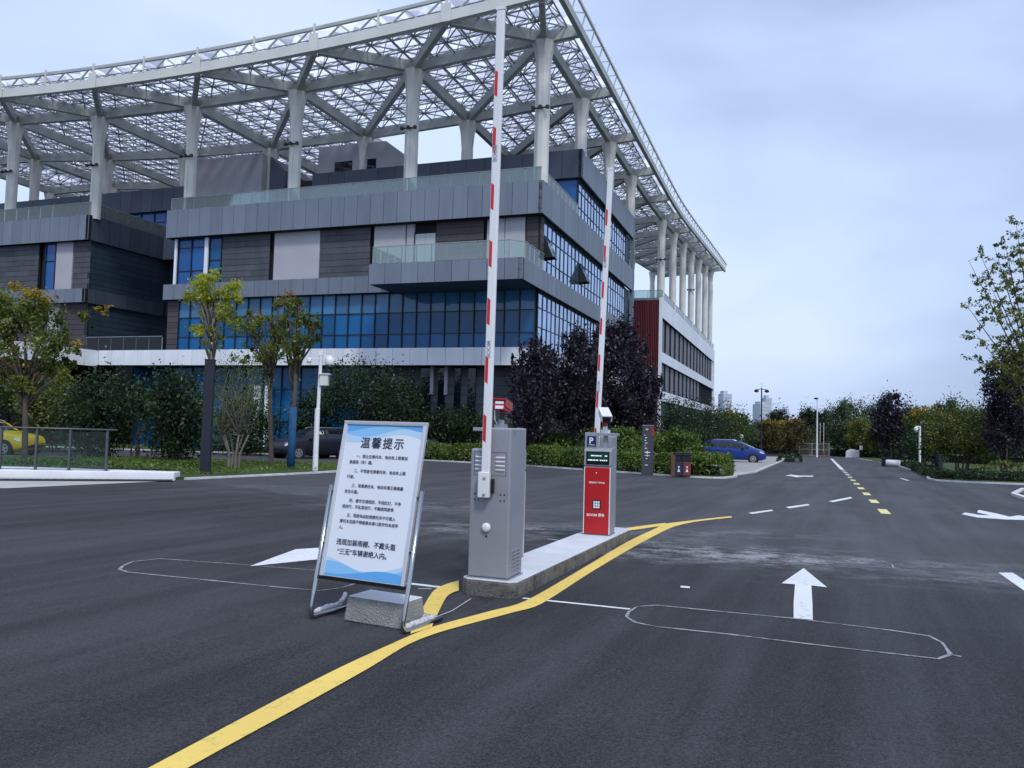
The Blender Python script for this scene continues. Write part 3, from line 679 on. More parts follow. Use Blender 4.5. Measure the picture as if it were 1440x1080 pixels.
def st(s, size, x, v, bold, sp=1.0, al='LEFT', sx=1.0):
    for k, (dx, dv) in enumerate(((0, 0), (bold, 0), (0, bold * .6), (bold, bold * .6)) if bold else ((0, 0),)):
        text(s, size, bd, frame(sb(x + dx, v + dv, .0064 + .0003 * k), (1, 0, 0), sb(0, 1) - sb(0, 0)), ink, 'lettering', 0, al, sx, sp, ext=.0001)
st('温馨提示', .088, 0.0, 1.275, .0030, 1.28, 'CENTER')
bl = .0288
for s, x, v in (('一、禁止在摩托车、电动车上搭载加', -.215, 1.195), ('装遮阳（伞）棚。', -.27, 1.150), ('二、不驾驶无牌摩托车、电动车上路', -.215, 1.085), ('行驶。', -.27, 1.040), ('三、驾乘摩托车、电动车需正确佩戴', -.215, .975), ('安全头盔。', -.27, .930), ('四、遵守交通规则、不闯红灯、不争', -.215, .865), ('道抢行、不乱穿逆行、不酗酒驾驶等', -.27, .820), ('五、驾驶电动轻便摩托车不可载人', -.215, .757), ('摩托车后座不得载乘未满12周岁的未成年', -.27, .712), ('人。', -.27, .667)):
    st(s, bl, x, v, .0007)
st('违规加装雨棚、不戴头盔', .0475, -.27, .555, .0016)
st('“三无”车辆谢绝入内。', .0475, -.25, .487, .0016)
# block of concrete that weighs the stand down
B = G(563, 886); ex = Vector((.891, -.454, 0)); hb = .25; C_ = B - ex * hb; C_.z = gz(C_.y); ey = Vector((-ex.y, ex.x, 0))
cbk = empty('concrete_block', C_, math.atan2(ex.y, ex.x), 'heavy pale concrete block weighing down the notice board stand', 'concrete block')
b = MB(); b.hexa([(-hb, 0, 0), (hb, 0, 0), (hb, .32, 0), (-hb, .32, 0), (-hb + .012, .025, .17), (hb - .012, .025, .17), (hb - .012, .295, .17), (-hb + .012, .295, .17)]); 
o = b.build('block_body', mat('rough_concrete', (.27, .27, .27), .95, var=.16, vscale=9, bump=1.0, bscale=70, dirt=((.08, .08, .08), 34, .62)), cbk, bevel=.012)
b = MB(); b.hexa([(-hb + .013, .026, .1705), (hb - .013, .026, .1705), (hb - .013, .294, .1705), (-hb + .013, .294, .1705), (-hb + .02, .03, .177), (hb - .02, .03, .177), (hb - .02, .29, .177), (-hb + .02, .29, .177)]); b.build('pale_top', K['conc_top'], cbk, bevel=.004)  # separate top sheet, paler than the block body
def wrap(p, q, r, label):
    p, q = Vector(p), Vector(q); n = 15; pts = []; rr = []
    for i in range(n):
        t = i / (n - 1); pts.append(p.lerp(q, t) + Vector((random.uniform(-.006, .006), random.uniform(-.006, .006), random.uniform(-.004, .006)))); rr.append(r * (.75 + .5 * random.random()) * (1 if 0 < i < n - 1 else .55))
    b = MB(); b.tube([v - p for v in pts], rr, 12); o = b.build('plastic_wrap', K['wrap'], None, smooth=True, loc=p)
    sm = o.modifiers.new('s', 'SUBSURF'); sm.levels = 1; sm.render_levels = 1
    tag(o, label, 'wrapping')
K['wrap'] = mat('crumpled_white_film', (.55, .55, .58), .45, var=.15, vscale=30, bump=1.0, bscale=45)
def up3(v, z): return Vector((v.x, v.y, gz(v.y) + z))
wrap(up3(G(441, 867), .032), up3(G(480, 855), .035), .024, 'crumpled white plastic wound round the stand foot beside the pale block')
wrap(up3(G(570, 889), .032), up3(G(611, 874), .035), .026, 'crumpled white plastic wound round the stand foot on the yellow line')
wrap(up3(G(583, 871), .03), up3(G(604, 876), .03), .022, 'short crumpled white plastic strip between the concrete block and yellow line')
wrap(up3(G(479, 858), .06), up3(G(486, 851), .09), .018, 'small tuft of white plastic against the concrete block')
b = MB(); p, q = up3(G(606, 876), .03), up3(G(662, 847), .03); b.tube([Vector((0, 0, 0)), (q - p) / 2 - Vector((0, 0, .02)), q - p], .0022, 5)
tag(b.build('cord', K['white'], None, loc=p), 'thin pale cord running from the stand foot to the island', 'cord')
b = MB(); p, q = up3(G(588, 843), .09), up3(G(606, 836), .05); b.tube([Vector((0, 0, 0)), q - p], .0022, 5)
tag(b.build('cord', K['white'], None, loc=p), 'short thin pale cord behind the concrete block', 'cord')

# ================================================================== BUILDING (local axes: x along the front, y along the side, z = world)
BO = Vector((1.57, 47.7, 0)); BRZ = math.radians(-19.7)
bld = empty('office_building', BO, BRZ, 'grey panelled building with blue glazing and stacked terraces under the white canopy', 'building')
K['tpanel'] = mat('shaded_metal_panel', (.062, .078, .112), .5, .2, island=.12, var=.06, vscale=.5)  # darker copy of the grey panel, with the canopy's shade in its colour
K['glass_m'] = mat('sky_mirror_glazing', (.44, .57, .76), .04, .9, island=.12)
class Run:
    """a wall line p0 -> p1 seen from its outer side"""
    def __init__(s, p0, p1):
        s.p = Vector((*p0, 0)); q = Vector((*p1, 0)); s.len = (q - s.p).length; s.d = (q - s.p).normalized(); s.n = Vector((s.d.y, -s.d.x, 0))
    def box(s, b, s0, s1, z0, z1, o0, o1, mi=0):
        P = []
        for z in (z0, z1):
            for a, o in ((s0, o0), (s1, o0), (s1, o1), (s0, o1)): v = s.p + s.d * a + s.n * o; P.append((v.x, v.y, z))
        b.hexa(P, mi)
def band(name, p0, p1, z0, z1, m, par, step=1.0, off=0.0, tilt=0):
    r = Run(p0, p1); b = MB(); n = max(1, round(r.len / step)); st_ = r.len / n
    for i in range(n): r.box(b, i * st_ + .014, (i + 1) * st_ - .014, z0, z1, -.10 + off, off)
    o = b.build(name, m, par)
    b = MB(); r.box(b, 0.0, r.len, z0 + .01, z1 - .01, -.28 + off, -.045 + off); b.build('band_backing', K['gap'], o)
    return o
def clad(name, p0, p1, z0, z1, m, par, row=.42, off=0.0, piece=2.4):
    r = Run(p0, p1); b = MB(); n = max(1, round((z1 - z0) / row)); h = (z1 - z0) / n
    for j in range(n):
        s = -random.random() * piece
        while s < r.len:
            a, c = max(0, s), min(r.len, s + piece)
            if c - a > .05: r.box(b, a + .004, c - .004, z0 + j * h + .028, z0 + (j + 1) * h, -.06 + off, off + random.uniform(-.004, .004))
            s += piece
    o = b.build(name, m, par)
    b = MB(); r.box(b, 0, r.len, z0, z1, -.2 + off, -.03 + off); b.build('cladding_backing', K['gap'], o)
    return o
def curtain(name, p0, p1, zs, m, par, step=1.0, off=0.0, mats=None, skip=(), mw=.055, deep=.07, slant=.010):
    r = Run(p0, p1); n = max(1, round(r.len / step)); st_ = r.len / n; b = MB(); ms = mats or [m] * (len(zs) - 1)
    um = list(dict.fromkeys(ms))
    for i in range(n):
        for j in range(len(zs) - 1):
            if (i, j) in skip: continue
            k = [random.uniform(-slant, slant) for _ in range(4)]
            P = [r.p + r.d * a + r.n * (off - .03 + kk) for (a, kk) in ((i * st_, k[0]), ((i + 1) * st_, k[1]), ((i + 1) * st_, k[2]), (i * st_, k[3]))]
            z0, z1 = zs[j], zs[j + 1]
            b.add([(P[0].x, P[0].y, z0), (P[1].x, P[1].y, z0), (P[2].x, P[2].y, z1), (P[3].x, P[3].y, z1)], [(0, 1, 2, 3)], um.index(ms[j]))
    o = b.build(name, um, par, fix=False)
    b = MB()
    for i in range(n + 1): r.box(b, i * st_ - mw / 2, i * st_ + mw / 2, zs[0], zs[-1], off - .07, off + deep)
    for j in range(len(zs)): r.box(b, -mw / 2, r.len + mw / 2, zs[j] - .025, zs[j] + .025, off - .068, off + deep * .45)
    b.build('mullion_grid', K['mull'], o)
    return o
def slab(name, x0, x1, y0, y1, z0, z1, m, par, **kw):
    b = MB(); b.box(x0, x1, y0, y1, z0, z1); return b.build(name, m, par, **kw)
def railing(name, pts, z0, h, par, post=1.0, m=None):
    """glass balustrade along a line of points"""
    o = None
    for i in range(len(pts) - 1):
        r = Run(pts[i], pts[i + 1]); b = MB(); n = max(1, round(r.len / post)); st_ = r.len / n
        for k in range(n): r.box(b, k * st_ + .02, (k + 1) * st_ - .02, z0 + .04, z0 + h, -.008, .008)
        g = b.build('glass_balustrade', m or K['rail'], par)
        b = MB()
        for k in range(n + 1): r.box(b, k * st_ - .02, k * st_ + .02, z0, z0 + h - .06, -.05, -.0085)
        r.box(b, 0, r.len, z0 + h, z0 + h + .04, -.03, .03)
        b.build('balustrade_frame', K['steel_d'], g)
# inner masses
slab('core', -28.45, -.75, 1.6, 28.0, -2, 16.15, K['gap'], bld)
slab('core', -70, -36.5, 1.0, 28, 6.0, 16.2, K['gap'], bld)
slab('core', -75, -28.5, 3.9, 28, -2, 5.9, K['gap'], bld)
slab('core', -36.7, -28.3, 9.0, 28, -2, 16.2, K['gap'], bld)
slab('core', -70, -.6, 9.6, 27.9, 16.1, 21.0, K['gap'], bld)
slab('terrace_floor', -28.5, -.25, .25, 9.5, 15.9, 16.27, K['grey_wall'], bld)
slab('terrace_floor', -70, -36.5, .25, 9.5, 15.9, 16.42, K['grey_wall'], bld)
slab('terrace_floor', -36.45, -28.55, 8.1, 9.5, 15.9, 16.40, K['grey_wall'], bld)
# white first-floor band and slab
band('white_band', (-34.5, 0), (0, 0), 5.0, 6.1, K['white_panel'], bld, 1.22)
band('white_band', (0, 0), (0, 28.3), 5.0, 6.1, K['white_panel'], bld, 1.22)
band('white_band', (-34.5, -15), (-34.5, -.0), 4.9, 6.08, K['white_panel'], bld, 1.25)
slab('first_floor_slab', -34.2, -.3, .3, 9, 5.05, 6.0, K['dpanel'], bld)
slab('first_floor_slab', -70, -34.8, -15, 1, 5.0, 6.0, K['dpanel'], bld)
# level 2 glazing and mid band
curtain('curtain_wall', (-27.6, .45), (-.45, .45), [6.1, 7.05, 8.45, 9.75], None, bld, 1.0, mats=[K['glass_f'], K['glass_f'], K['glass_l']])
clad('cladding', (-28.6, .4), (-27.6, .4), 6.1, 9.75, K['clad_b'], bld)
band('mid_band', (-28.75, 0), (-9.85, 0), 9.75, 10.85, K['panel'], bld)
slab('band_soffit', -28.7, -.1, .28, 1.6, 9.76, 10.8, K['gap'], bld)
# balcony box
band('balcony_band', (-9.85, -3.4), (0, -3.4), 9.62, 10.85, K['panel'], bld, 1.08)
band('mid_band', (0, -3.4), (0, 28.3), 9.62, 10.85, K['panel'], bld, .95)
slab('balcony_soffit', -9.80, -.12, -3.12, .3, 9.66, 10.7, K['tpanel'], bld)
slab('balcony_cheek', -9.86, -9.80, -3.38, 0, 9.63, 10.84, K['tpanel'], bld)
railing('balcony_rail', [(-9.7, .5), (-9.7, -3.25), (-.9, -3.25), (-.15, -2.5), (-.15, 1.0)], 10.86, 1.05, bld)
# level 3 front, left to right
z0, z1 = 10.86, 14.25; y = .6
curtain('corner_window', (-28.05, y), (-25.65, y), [z0, 11.9, 13.6, z1], K['glass_b'], bld, 1.2)
slab('white_post', -25.6, -25.3, y - .15, y + .1, z0, z1, K['white_panel'], bld)
slab('white_post', -28.3, -28.1, y - .15, y + .1, z0, z1, K['white_panel'], bld)
curtain('corner_window', (-25.25, y), (-24.2, y), [z0, 12.6, z1], K['glass_f'], bld, 1.2)
clad('cladding', (-24.15, y), (-20.1, y), z0, z1, K['clad'], bld)
slab('pale_panel', -19.72, -16.05, y - .01, y + .2, z0, z1, K['light'], bld)
clad('cladding', (-16.0, y), (-12.15, y), z0, z1, K['clad'], bld)
slab('pale_panel', -11.85, -9.55, y - .01, y + .2, z0, z1, K['light'], bld)
slab('pale_panel', -9.45, -8.92, y - .01, y + .2, z0, z1, K['light'], bld)
dr_ = slab('terrace_door', -8.86, -7.42, y + .05, y + .15, z0, 13.6, mat('pale_door', (.42, .46, .47), .4), bld)
slab('door_frame', -8.92, -8.86, y - .02, y + .2, z0, 13.7, K['mull'], dr_); slab('door_leaf_edge', -8.16, -8.12, y + .03, y + .16, z0, 13.55, K['steel_g'], dr_)
clad('cladding', (-7.35, y), (-4.05, y), z0, z1, K['clad_b'], bld)
slab('pale_panel', -3.82, -2.65, y - .01, y + .2, z0, z1, K['light'], bld)
slab('pale_panel', -2.6, -1.3, y - .01, y + .2, z0, z1, K['light'], bld)
clad('cladding', (-1.2, y), (-.25, y), z0, z1, K['clad_b'], bld)
clad('cladding', (-.25, .6), (-.25, 1.25), z0, z1, K['clad_b'], bld)
slab('dark_recess', -28.3, -.5, y + .25, y + .5, z0 - .05, z1 + .05, K['gap'], bld)
# parapet band, terrace glass
band('parapet_band', (-28.75, 0), (0, 0), 14.28, 16.3, K['panel'], bld, 1.0)
band('parapet_band', (0, 0), (0, 28.3), 14.28, 16.3, K['panel'], bld, .95)
slab('band_soffit', -28.7, -.3, .28, 1.2, 14.25, 14.35, K['gap'], bld)
railing('terrace_rail', [(-28.6, 9.0), (-28.6, .25), (-.25, .25), (-.25, 9.0)], 16.28, .92, bld)
# side glazing, three levels
sk = {(0, 1), (9, 1)}
curtain('side_curtain_wall', (-.32, 1.3), (-.32, 26.2), [10.86, 11.75, 13.2, 14.28], K['glass_m'], bld, .95, skip=sk, deep=.012, mw=.05)
curtain('side_curtain_wall', (-.32, .6), (-.32, 26.2), [6.1, 7.4, 8.6, 9.62], K['glass_m'], bld, .95, deep=.012, mw=.05)
curtain('side_curtain_wall', (-.32, 9.4), (-.32, 26.2), [16.3, 17.2, 18.4, 19.25], K['glass_m'], bld, .95, deep=.012, mw=.05)
for i in (0, 9):      # two top-hung casements standing open
    s0 = 1.3 + i * .9577; c = Vector((-.29, s0, 13.2)); ow = empty('open_casement', c, 0); ow.parent = bld
    out = .62; h = 1.36; wd = .90
    b = MB(); b.hexa([(0, .03, 0), (.04, .03, .02), (.04, wd, .02), (0, wd, 0), (out, .03, -h), (out + .04, .03, -h + .02), (out + .04, wd, -h + .02), (out, wd, -h)]); b.build('sash', K['glass_r'], ow)
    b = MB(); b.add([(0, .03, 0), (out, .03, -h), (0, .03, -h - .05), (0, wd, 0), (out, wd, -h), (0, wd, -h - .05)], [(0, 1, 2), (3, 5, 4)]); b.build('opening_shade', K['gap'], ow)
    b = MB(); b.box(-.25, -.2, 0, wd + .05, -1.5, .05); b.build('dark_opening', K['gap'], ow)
for z0_, z1_ in ((6.1, 9.62), (10.86, 14.28), (16.3, 19.25)): slab('end_wall', -.9, -.34, 26.25, 28.2, z0_, z1_, K['dpanel'], bld)
slab('end_fin', -.3, .05, 28.32, 28.6, -2, 21.3, K['panel'], bld)
# top storey, set back
curtain('corner_window', (-12.6, 9.35), (-.4, 9.35), [16.3, 17.3, 19.25], K['glass_b'], bld, 1.6)
band('top_band', (-22.6, 9), (0, 9), 19.25, 21.3, K['tpanel'], bld, 1.55)
band('top_band', (0, 9), (0, 28.3), 19.25, 21.3, K['panel'], bld, .95)
slab('top_soffit', -22.5, -.3, 9.28, 9.7, 19.2, 19.3, K['gap'], bld)
clad('cladding', (-27, 9.35), (-12.7, 9.35), 16.3, 19.25, K['clad'], bld)
# roof house boxes
b = MB(); b.box(-34.2, -27.4, 8.8, 15, 16.3, 23.4); b.build('stair_house', K['grey_wall'], bld)
b = MB(); b.prism([(-26.9, 9.2, 16.3), (-26.9, 9.2, 23.2), (-25.4, 9.2, 21.9), (-25.4, 9.2, 16.3)], (0, 5, 0)); b.build('stair_house', K['tpanel'], bld)
b = MB(); b.prism([(-22.5, 9.6, 16.3), (-22.5, 9.6, 23.65), (-16.3, 9.6, 23.65), (-14.4, 9.6, 22.2), (-14.4, 9.6, 16.3)], (0, 6, 0)); gh = b.build('gabled_plant_house', K['grey_wall'], bld)
for xa, xb in ((-20.9, -19.3), (-17.9, -17.1)): slab('window', xa, xb, 9.55, 9.7, 21.0, 22.3, K['glass_d'], gh)
# ground floor
clad('ground_cladding', (-11.4, 1.4), (-.4, 1.4), -1.6, 5.0, K['clad'], bld, .62)
for xa, xb in ((-8.45, -7.75), (-7.2, -6.75), (-6.05, -5.65), (-5.1, -4.6)):
    s_ = slab('slot_window', xa, xb, 1.30, 1.45, -1, 5.0, K['glass_d'], bld)
for xa in (-7.75, -6.75): slab('pale_fin', xa, xa + .22, 1.24, 1.42, 3.2, 5.0, K['light'], bld)
curtain('ground_glazing', (-28.5, 1.4), (-11.5, 1.4), [-1.6, 1.2, 3.4, 5.0], K['glass_f'], bld, 1.5)
clad('ground_cladding', (-.9, 1.4), (-.9, 28), -1.6, 5.0, K['clad'], bld, .62)
curtain('ground_glazing', (-34.6, 3.5), (-28.5, 3.5), [-1.6, 1.2, 3.4, 5.0], K['glass_f'], bld, 1.5)
curtain('ground_glazing', (-70, -3), (-34.8, -3), [-1.6, 1.2, 3.4, 4.9], K['glass_d'], bld, 1.6)
slab('white_blade', -20.6, -20.35, .2, .6, -.6, 3.6, K['white_panel'], bld); slab('white_blade', -19.7, -19.5, .2, .6, -.6, 3.6, K['white_panel'], bld)
# left wing and the recess between
for z0_, z1_, m in ((9.8, 10.85, 'panel'), (14.6, 16.5, 'panel')):
    band('wing_band', (-70, 0), (-36.2, 0), z0_, z1_, K[m], bld, 1.0)
    band('recess_band', (-36.2, 0), (-36.2, 8.0), z0_, z1_, K['tpanel'], bld, 1.0)  # side bands darker: the recess shade is put into the panel colour
band('recess_band', (-36.2, 7.6), (-28.6, 7.6), 14.6, 16.5, K['panel'], bld, 1.0)
band('recess_band', (-36.2, 8.2), (-28.6, 8.2), 9.8, 10.85, K['dpanel'], bld, 1.0)
z0, z1 = 10.86, 14.6
clad('wing_cladding', (-70, .5), (-41.75, .5), z0, z1, K['clad'], bld)
slab('dark_slot', -41.7, -41.0, .8, .95, z0, z1, K['gap'], bld)
curtain('wing_window', (-41.0, .5), (-39.95, .5), [z0, 13.2, z1], K['glass_b'], bld, 1.1)
slab('pale_panel', -39.9, -38.2, .49, .7, z0, z1, K['light'], bld)
clad('wing_cladding', (-38.1, .5), (-36.4, .5), z0, z1, K['clad'], bld)
clad('wing_cladding', (-70, .5), (-40.5, .5), 6.1, 9.8, K['clad_b'], bld)
slab('pale_panel', -40.4, -39.2, .49, .7, 6.1, 9.8, K['light'], bld)
clad('wing_cladding', (-39.1, .5), (-36.4, .5), 6.1, 9.8, K['clad_b'], bld)
clad('recess_cladding', (-36.4, .5), (-36.4, 8.8), 10.86, 14.6, K['dpanel'], bld)  # dark cladding carries the shade of the recess in its colour
clad('recess_cladding', (-36.4, .5), (-36.4, 8.8), 6.1, 9.8, K['dpanel'], bld)
clad('recess_cladding', (-36.4, 8.7), (-28.4, 8.7), 10.86, 14.6, K['dpanel'], bld)
slab('recess_wall', -36.4, -28.4, 8.7, 8.9, 6.1, 9.8, K['grey_wall'], bld)
railing('recess_rail', [(-36.0, .2), (-28.8, .2)], 6.1, 1.0, bld, 1.2, K['rail_d'])
railing('wing_rail', [(-70, .2), (-36.35, .2), (-36.35, 8.8), (-28.8, 8.8)], 16.5, 1.0, bld, 1.3)
band('top_band', (-70, 9), (-34.3, 9), 19.3, 21.3, K['tpanel'], bld, 1.2)
clad('cladding', (-70, 9.4), (-42, 9.4), 16.3, 19.3, K['dpanel'], bld)
curtain('terrace_window', (-42, 9.4), (-37.6, 9.4), [16.3, 18.4, 19.3], K['glass_b'], bld, 1.4)
slab('pale_panel', -37.5, -34.4, 9.3, 9.5, 16.3, 19.3, K['light'], bld)

# ------------------------------------------------------------------ red annex
ax0 = BO + Vector((math.sin(-BRZ), math.cos(-BRZ), 0)) * 45.5
anx = empty('annex_building', ax0, BRZ, 'white framed annex with a dark red louvred end wall beyond the purple trees', 'building')
LA = 61.5
slab('core', -22, -.45, .35, LA - .3, -2.5, 15.9, K['gap'], anx)
b = MB()
for i in range(46):
    x = -.42 - i * .20; b.box(x - .11, x, -.16, .0, -2, 16.1)
b.build('red_louvre', K['red_clad'], anx)
slab('louvre_backing', -9.7, -.3, .01, .34, -2, 16.15, mat('dark_red_back', (.030, .006, .008), .8), anx)
slab('end_cap', -9.8, -.28, -.2, .0, 16.12, 16.4, K['panel'], anx)
slab('corner_frame', -.28, .05, -.18, .25, -2, 16.4, K['white_panel'], anx)
for z0_, z1_ in ((14.2, 16.4), (9.05, 10.25), (4.6, 5.75)): band('white_band', (0, .26), (0, LA), z0_, z1_, K['white_panel'], anx, 1.9)
slab('far_frame', -.3, .05, LA, LA + .4, 4.6, 16.4, K['white_panel'], anx)
lil = mat('lilac_blind', (.14, .13, .15), .5, island=.15)
for z0_, z1_, n0 in ((10.25, 14.2, 0), (5.75, 9.05, 0)):
    r = Run((-.35, .3), (-.35, LA - .3)); n = 15; st_ = r.len / n
    for i in range(n):
        if z0_ < 6 and i > 9:
            c0 = r.p + r.d * (i * st_); c1 = r.p + r.d * ((i + 1) * st_); curtain('window', (c0.x, c0.y), (c1.x, c1.y), [z0_, z1_], K['glass_r'], anx, 1.0); continue
        b = MB(); r.box(b, i * st_ + 1.1, (i + 1) * st_, z0_, z1_, -.1, 0); wo = b.build('window', lil, anx)
        b = MB(); r.box(b, i * st_, i * st_ + 1.08, z0_, z1_, -.25, -.2); r.box(b, i * st_ - .06, i * st_ + .06, z0_, z1_, -.2, .06); r.box(b, i * st_ + 1.06, i * st_ + 1.16, z0_, z1_, -.1, .05); b.build('frame', K['mull'], wo)
clad('ground_cladding', (-.4, .3), (-.4, LA), -2, 4.6, K['clad'], anx, .6)
railing('roof_rail', [(-9.5, .1), (-.1, .1), (-.1, LA)], 16.4, .9, anx, 1.5)

# ================================================================== CANOPY
cnp = empty('stadium_canopy', BO, BRZ, 'huge white steel canopy with latticed translucent roof and tall columns over the buildings', 'canopy')
AX = [-.4 - 9 * k for k in range(8)]; BY = [.7 + 9.25 * k for k in range(12)]
def rz_(x, y): return 24.35 + .0018 * (-x - 26) ** 2 * (1 if -x < 60 else .6) + .34 * math.log(1 + math.exp((y - 42) / 4.0))
def nd(x, y, dz=0): return Vector((x, y, rz_(x, y) + dz))
FY, FX = -4.0, 2.0                                   # canopy edges in front and at the side
def girder(p, q, w=.36, h=.74, m='steel_g', dz=0):
    b = MB(); d = (q - p).normalized(); b.bar(p + d * .2, q - d * .2, w, h); return b.build('girder', K[m], cnp)
def longbeam(pts, w=.36, h=.74):
    b = MB()
    for i in range(len(pts) - 1): b.bar(pts[i], pts[i + 1], w, h)
    b.build('girder', K['steel_g'], cnp)
longbeam([nd(x, BY[0]) for x in reversed(AX)]); longbeam([nd(x, BY[1], .01) for x in reversed(AX)])
longbeam([nd(AX[0], y, .02) for y in BY]); longbeam([nd(AX[1], y, .02) for y in BY[1:]])
for j in (2, 3, 4): longbeam([nd(x, BY[j], .01) for x in reversed(AX[2:])])
for i, x in enumerate(AX):
    if i: girder(nd(x, BY[0]), nd(x, BY[1]))
    if i >= 2: longbeam([nd(x, BY[j], .03) for j in (1, 2, 3, 4)])
    if i < 7: girder(nd(x, BY[0], -.02), nd(AX[i + 1], BY[1], -.02), .34, .70)
for i in range(-1, 7):                               # V struts out to the front edge
    xj = -4.9 - 9 * i; jn = nd(xj, FY, -.1) if i >= 0 else nd(.9, FY, -.1)
    if i >= 0: girder(nd(AX[i], BY[0], -.01), jn, .34, .70)
    if i + 1 < 8: girder(nd(AX[i + 1], BY[0], -.015), jn, .34, .70)
for j in range(0, 12):
    girder(nd(AX[0], BY[j], -.02), nd(FX, BY[j], -.1), .36, .7)
    if 1 < j: girder(nd(AX[0], BY[j], -.01), nd(AX[1], BY[j], -.01))
    if 1 <= j < 11: girder(nd(AX[0], BY[j], -.03), nd(AX[1], BY[j + 1], -.03), .38, .7)
# edges
ez_ = lambda x: rz_(x, FY) + .0
fx = [FX + .2 - 2.25 * k for k in range(31)]
b = MB()
for p, q in zip(fx, fx[1:]): b.bar((p, FY, ez_(p)), (q, FY, ez_(q)), .35, .62)
b.build('front_fascia', K['steel_w'], cnp)
b = MB()
for p, q in zip(fx, fx[1:]): b.bar((p, FY - .05, ez_(p) + 1.15), (q, FY - .05, ez_(q) + 1.15), .16, .2)
for k in range(31):
    x = -65 + k * 2.25
    if x > FX: break
    e0 = ez_(x); b.bar((x, FY, e0 + .25), (x + 1.1, FY - .05, e0 + 1.1), .09, .09); b.bar((x + 1.1, FY - .05, e0 + 1.1), (x + 2.25, FY, e0 + .25), .09, .09)
b.build('front_edge_truss', K['steel_g'], cnp)
b = MB()
for i in range(15): x = -4.9 + 4.5 - 4.5 * i; b.box(x - .06, x + .06, FY - .2, FY - .1, ez_(x) + .25, ez_(x) + 1.4)
b.build('edge_stanchion', K['steel_w'], cnp)
for i in range(7):
    x = -4.9 - 9 * i; b = MB(); b.box(x - .32, x + .32, FY - .24, FY - .205, ez_(x) - .35, ez_(x) + .75); b.build('joint_plate', K['steel_w'], cnp)
b = MB(); yy = [FY + i * 2.25 for i in range(49)]
for i in range(48):
    p, q = Vector((FX, yy[i], rz_(0, yy[i]) - .1)), Vector((FX, yy[i + 1], rz_(0, yy[i + 1]) - .1)); b.bar(p, q, .3, .5)
b.build('side_fascia', K['steel_g'], cnp)
b = MB()
for i in range(48):
    p, q = Vector((FX + .3, yy[i], rz_(0, yy[i]) + 1.05)), Vector((FX + .3, yy[i + 1], rz_(0, yy[i + 1]) + 1.05)); b.bar(p, q, .14, .18)
    p0 = Vector((FX, yy[i], rz_(0, yy[i]))); b.bar(p0, q, .07, .07); b.bar(q - Vector((0, 0, 0)), Vector((FX, yy[i + 1], rz_(0, yy[i + 1]))), .07, .07)
    if i % 3 == 0: b.bar(p, p + Vector((0, 0, .45)), .05, .05)
b.build('side_edge_truss', K['steel_w'], cnp)
# space frame and roof sheets
u_, v_ = 9 / 6, 9.25 / 6
lat = MB(); pan = MB(); soff = MB()
def inside(x, y):
    if x > FX + .1 or y < FY - .1: return False
    if y <= BY[1] + .2: return x > -66
    if x >= AX[1] - .2: return y < BY[11] + .6
    return x <= AX[2] - 1.2 and x > -66 and y <= BY[4] + .3
xs = [AX[0] + 1.5 - u_ * i for i in range(46)]; ys_ = [BY[0] - 3 * v_ + v_ * j for j in range(75)]
LO, HI = .30, 1.0
for i, x in enumerate(xs):
    for j, y in enumerate(ys_):
        if not inside(x, y): continue
        p = nd(x, y, LO); x2, y2 = x - u_, y + v_
        if inside(x2, y): lat.bar(p, nd(x2, y, LO), .08, .08)
        if inside(x, y2): lat.bar(p, nd(x, y2, LO), .08, .08)
        if inside(x2, y2) and inside(x2, y) and inside(x, y2):
            if (i + j) % 2: lat.bar(p, nd(x2, y2, LO + .02), .07, .07)
            else: lat.bar(nd(x2, y, LO + .02), nd(x, y2, LO + .02), .07, .07)
            c = nd(x - u_ / 2, y + v_ / 2, HI)
            for a_, c_ in ((x, y), (x2, y), (x, y2), (x2, y2)): lat.bar(nd(a_, c_, LO), c, .045, .045)
            if inside(x2 - u_, y2) and inside(x2 - u_, y): lat.bar(c, nd(x2 - u_ / 2, y + v_ / 2, HI), .06, .06)
            if inside(x2, y2 + v_) and inside(x, y2 + v_): lat.bar(c, nd(x - u_ / 2, y2 + v_ / 2, HI), .06, .06)
            e = .03; q = [nd(x - e, y + e, HI + .12), nd(x2 + e, y + e, HI + .12), nd(x2 + e, y2 - e, HI + .12), nd(x - e, y2 - e, HI + .12)]; cc = nd(x - u_ / 2, y + v_ / 2, HI + .3)
            for k in range(4):
                a_, d_ = q[k], q[(k + 1) % 4]; pan.add([a_.lerp(cc, .02), d_.lerp(cc, .02), cc], [(0, 1, 2)])
lat.build('lattice', K['steel_d'], cnp, fix=False)
m = bpy.data.materials.new('roof_film'); m.use_nodes = True; nt = m.node_tree; N = nt.nodes; L = nt.links; N.remove(N['Principled BSDF'])
geo = N.new('ShaderNodeNewGeometry'); cr = N.new('ShaderNodeValToRGB'); e = cr.color_ramp.elements
e[0].color = (.36, .38, .45, 1); e[1].color = (.90, .91, .95, 1); e[0].position = 0; e[1].position = .75; q_ = e.new(.35); q_.color = (.62, .60, .69, 1)
L.new(geo.outputs['Random Per Island'], cr.inputs[0])
tr = N.new('ShaderNodeBsdfTranslucent'); tp = N.new('ShaderNodeBsdfTransparent'); mxs = N.new('ShaderNodeMixShader'); mxs.inputs[0].default_value = .3
L.new(cr.outputs[0], tr.inputs[0]); L.new(cr.outputs[0], tp.inputs[0]); L.new(tr.outputs[0], mxs.inputs[1]); L.new(tp.outputs[0], mxs.inputs[2]); L.new(mxs.outputs[0], N['Material Output'].inputs['Surface'])
pan.build('roof_sheet', m, cnp, fix=False)
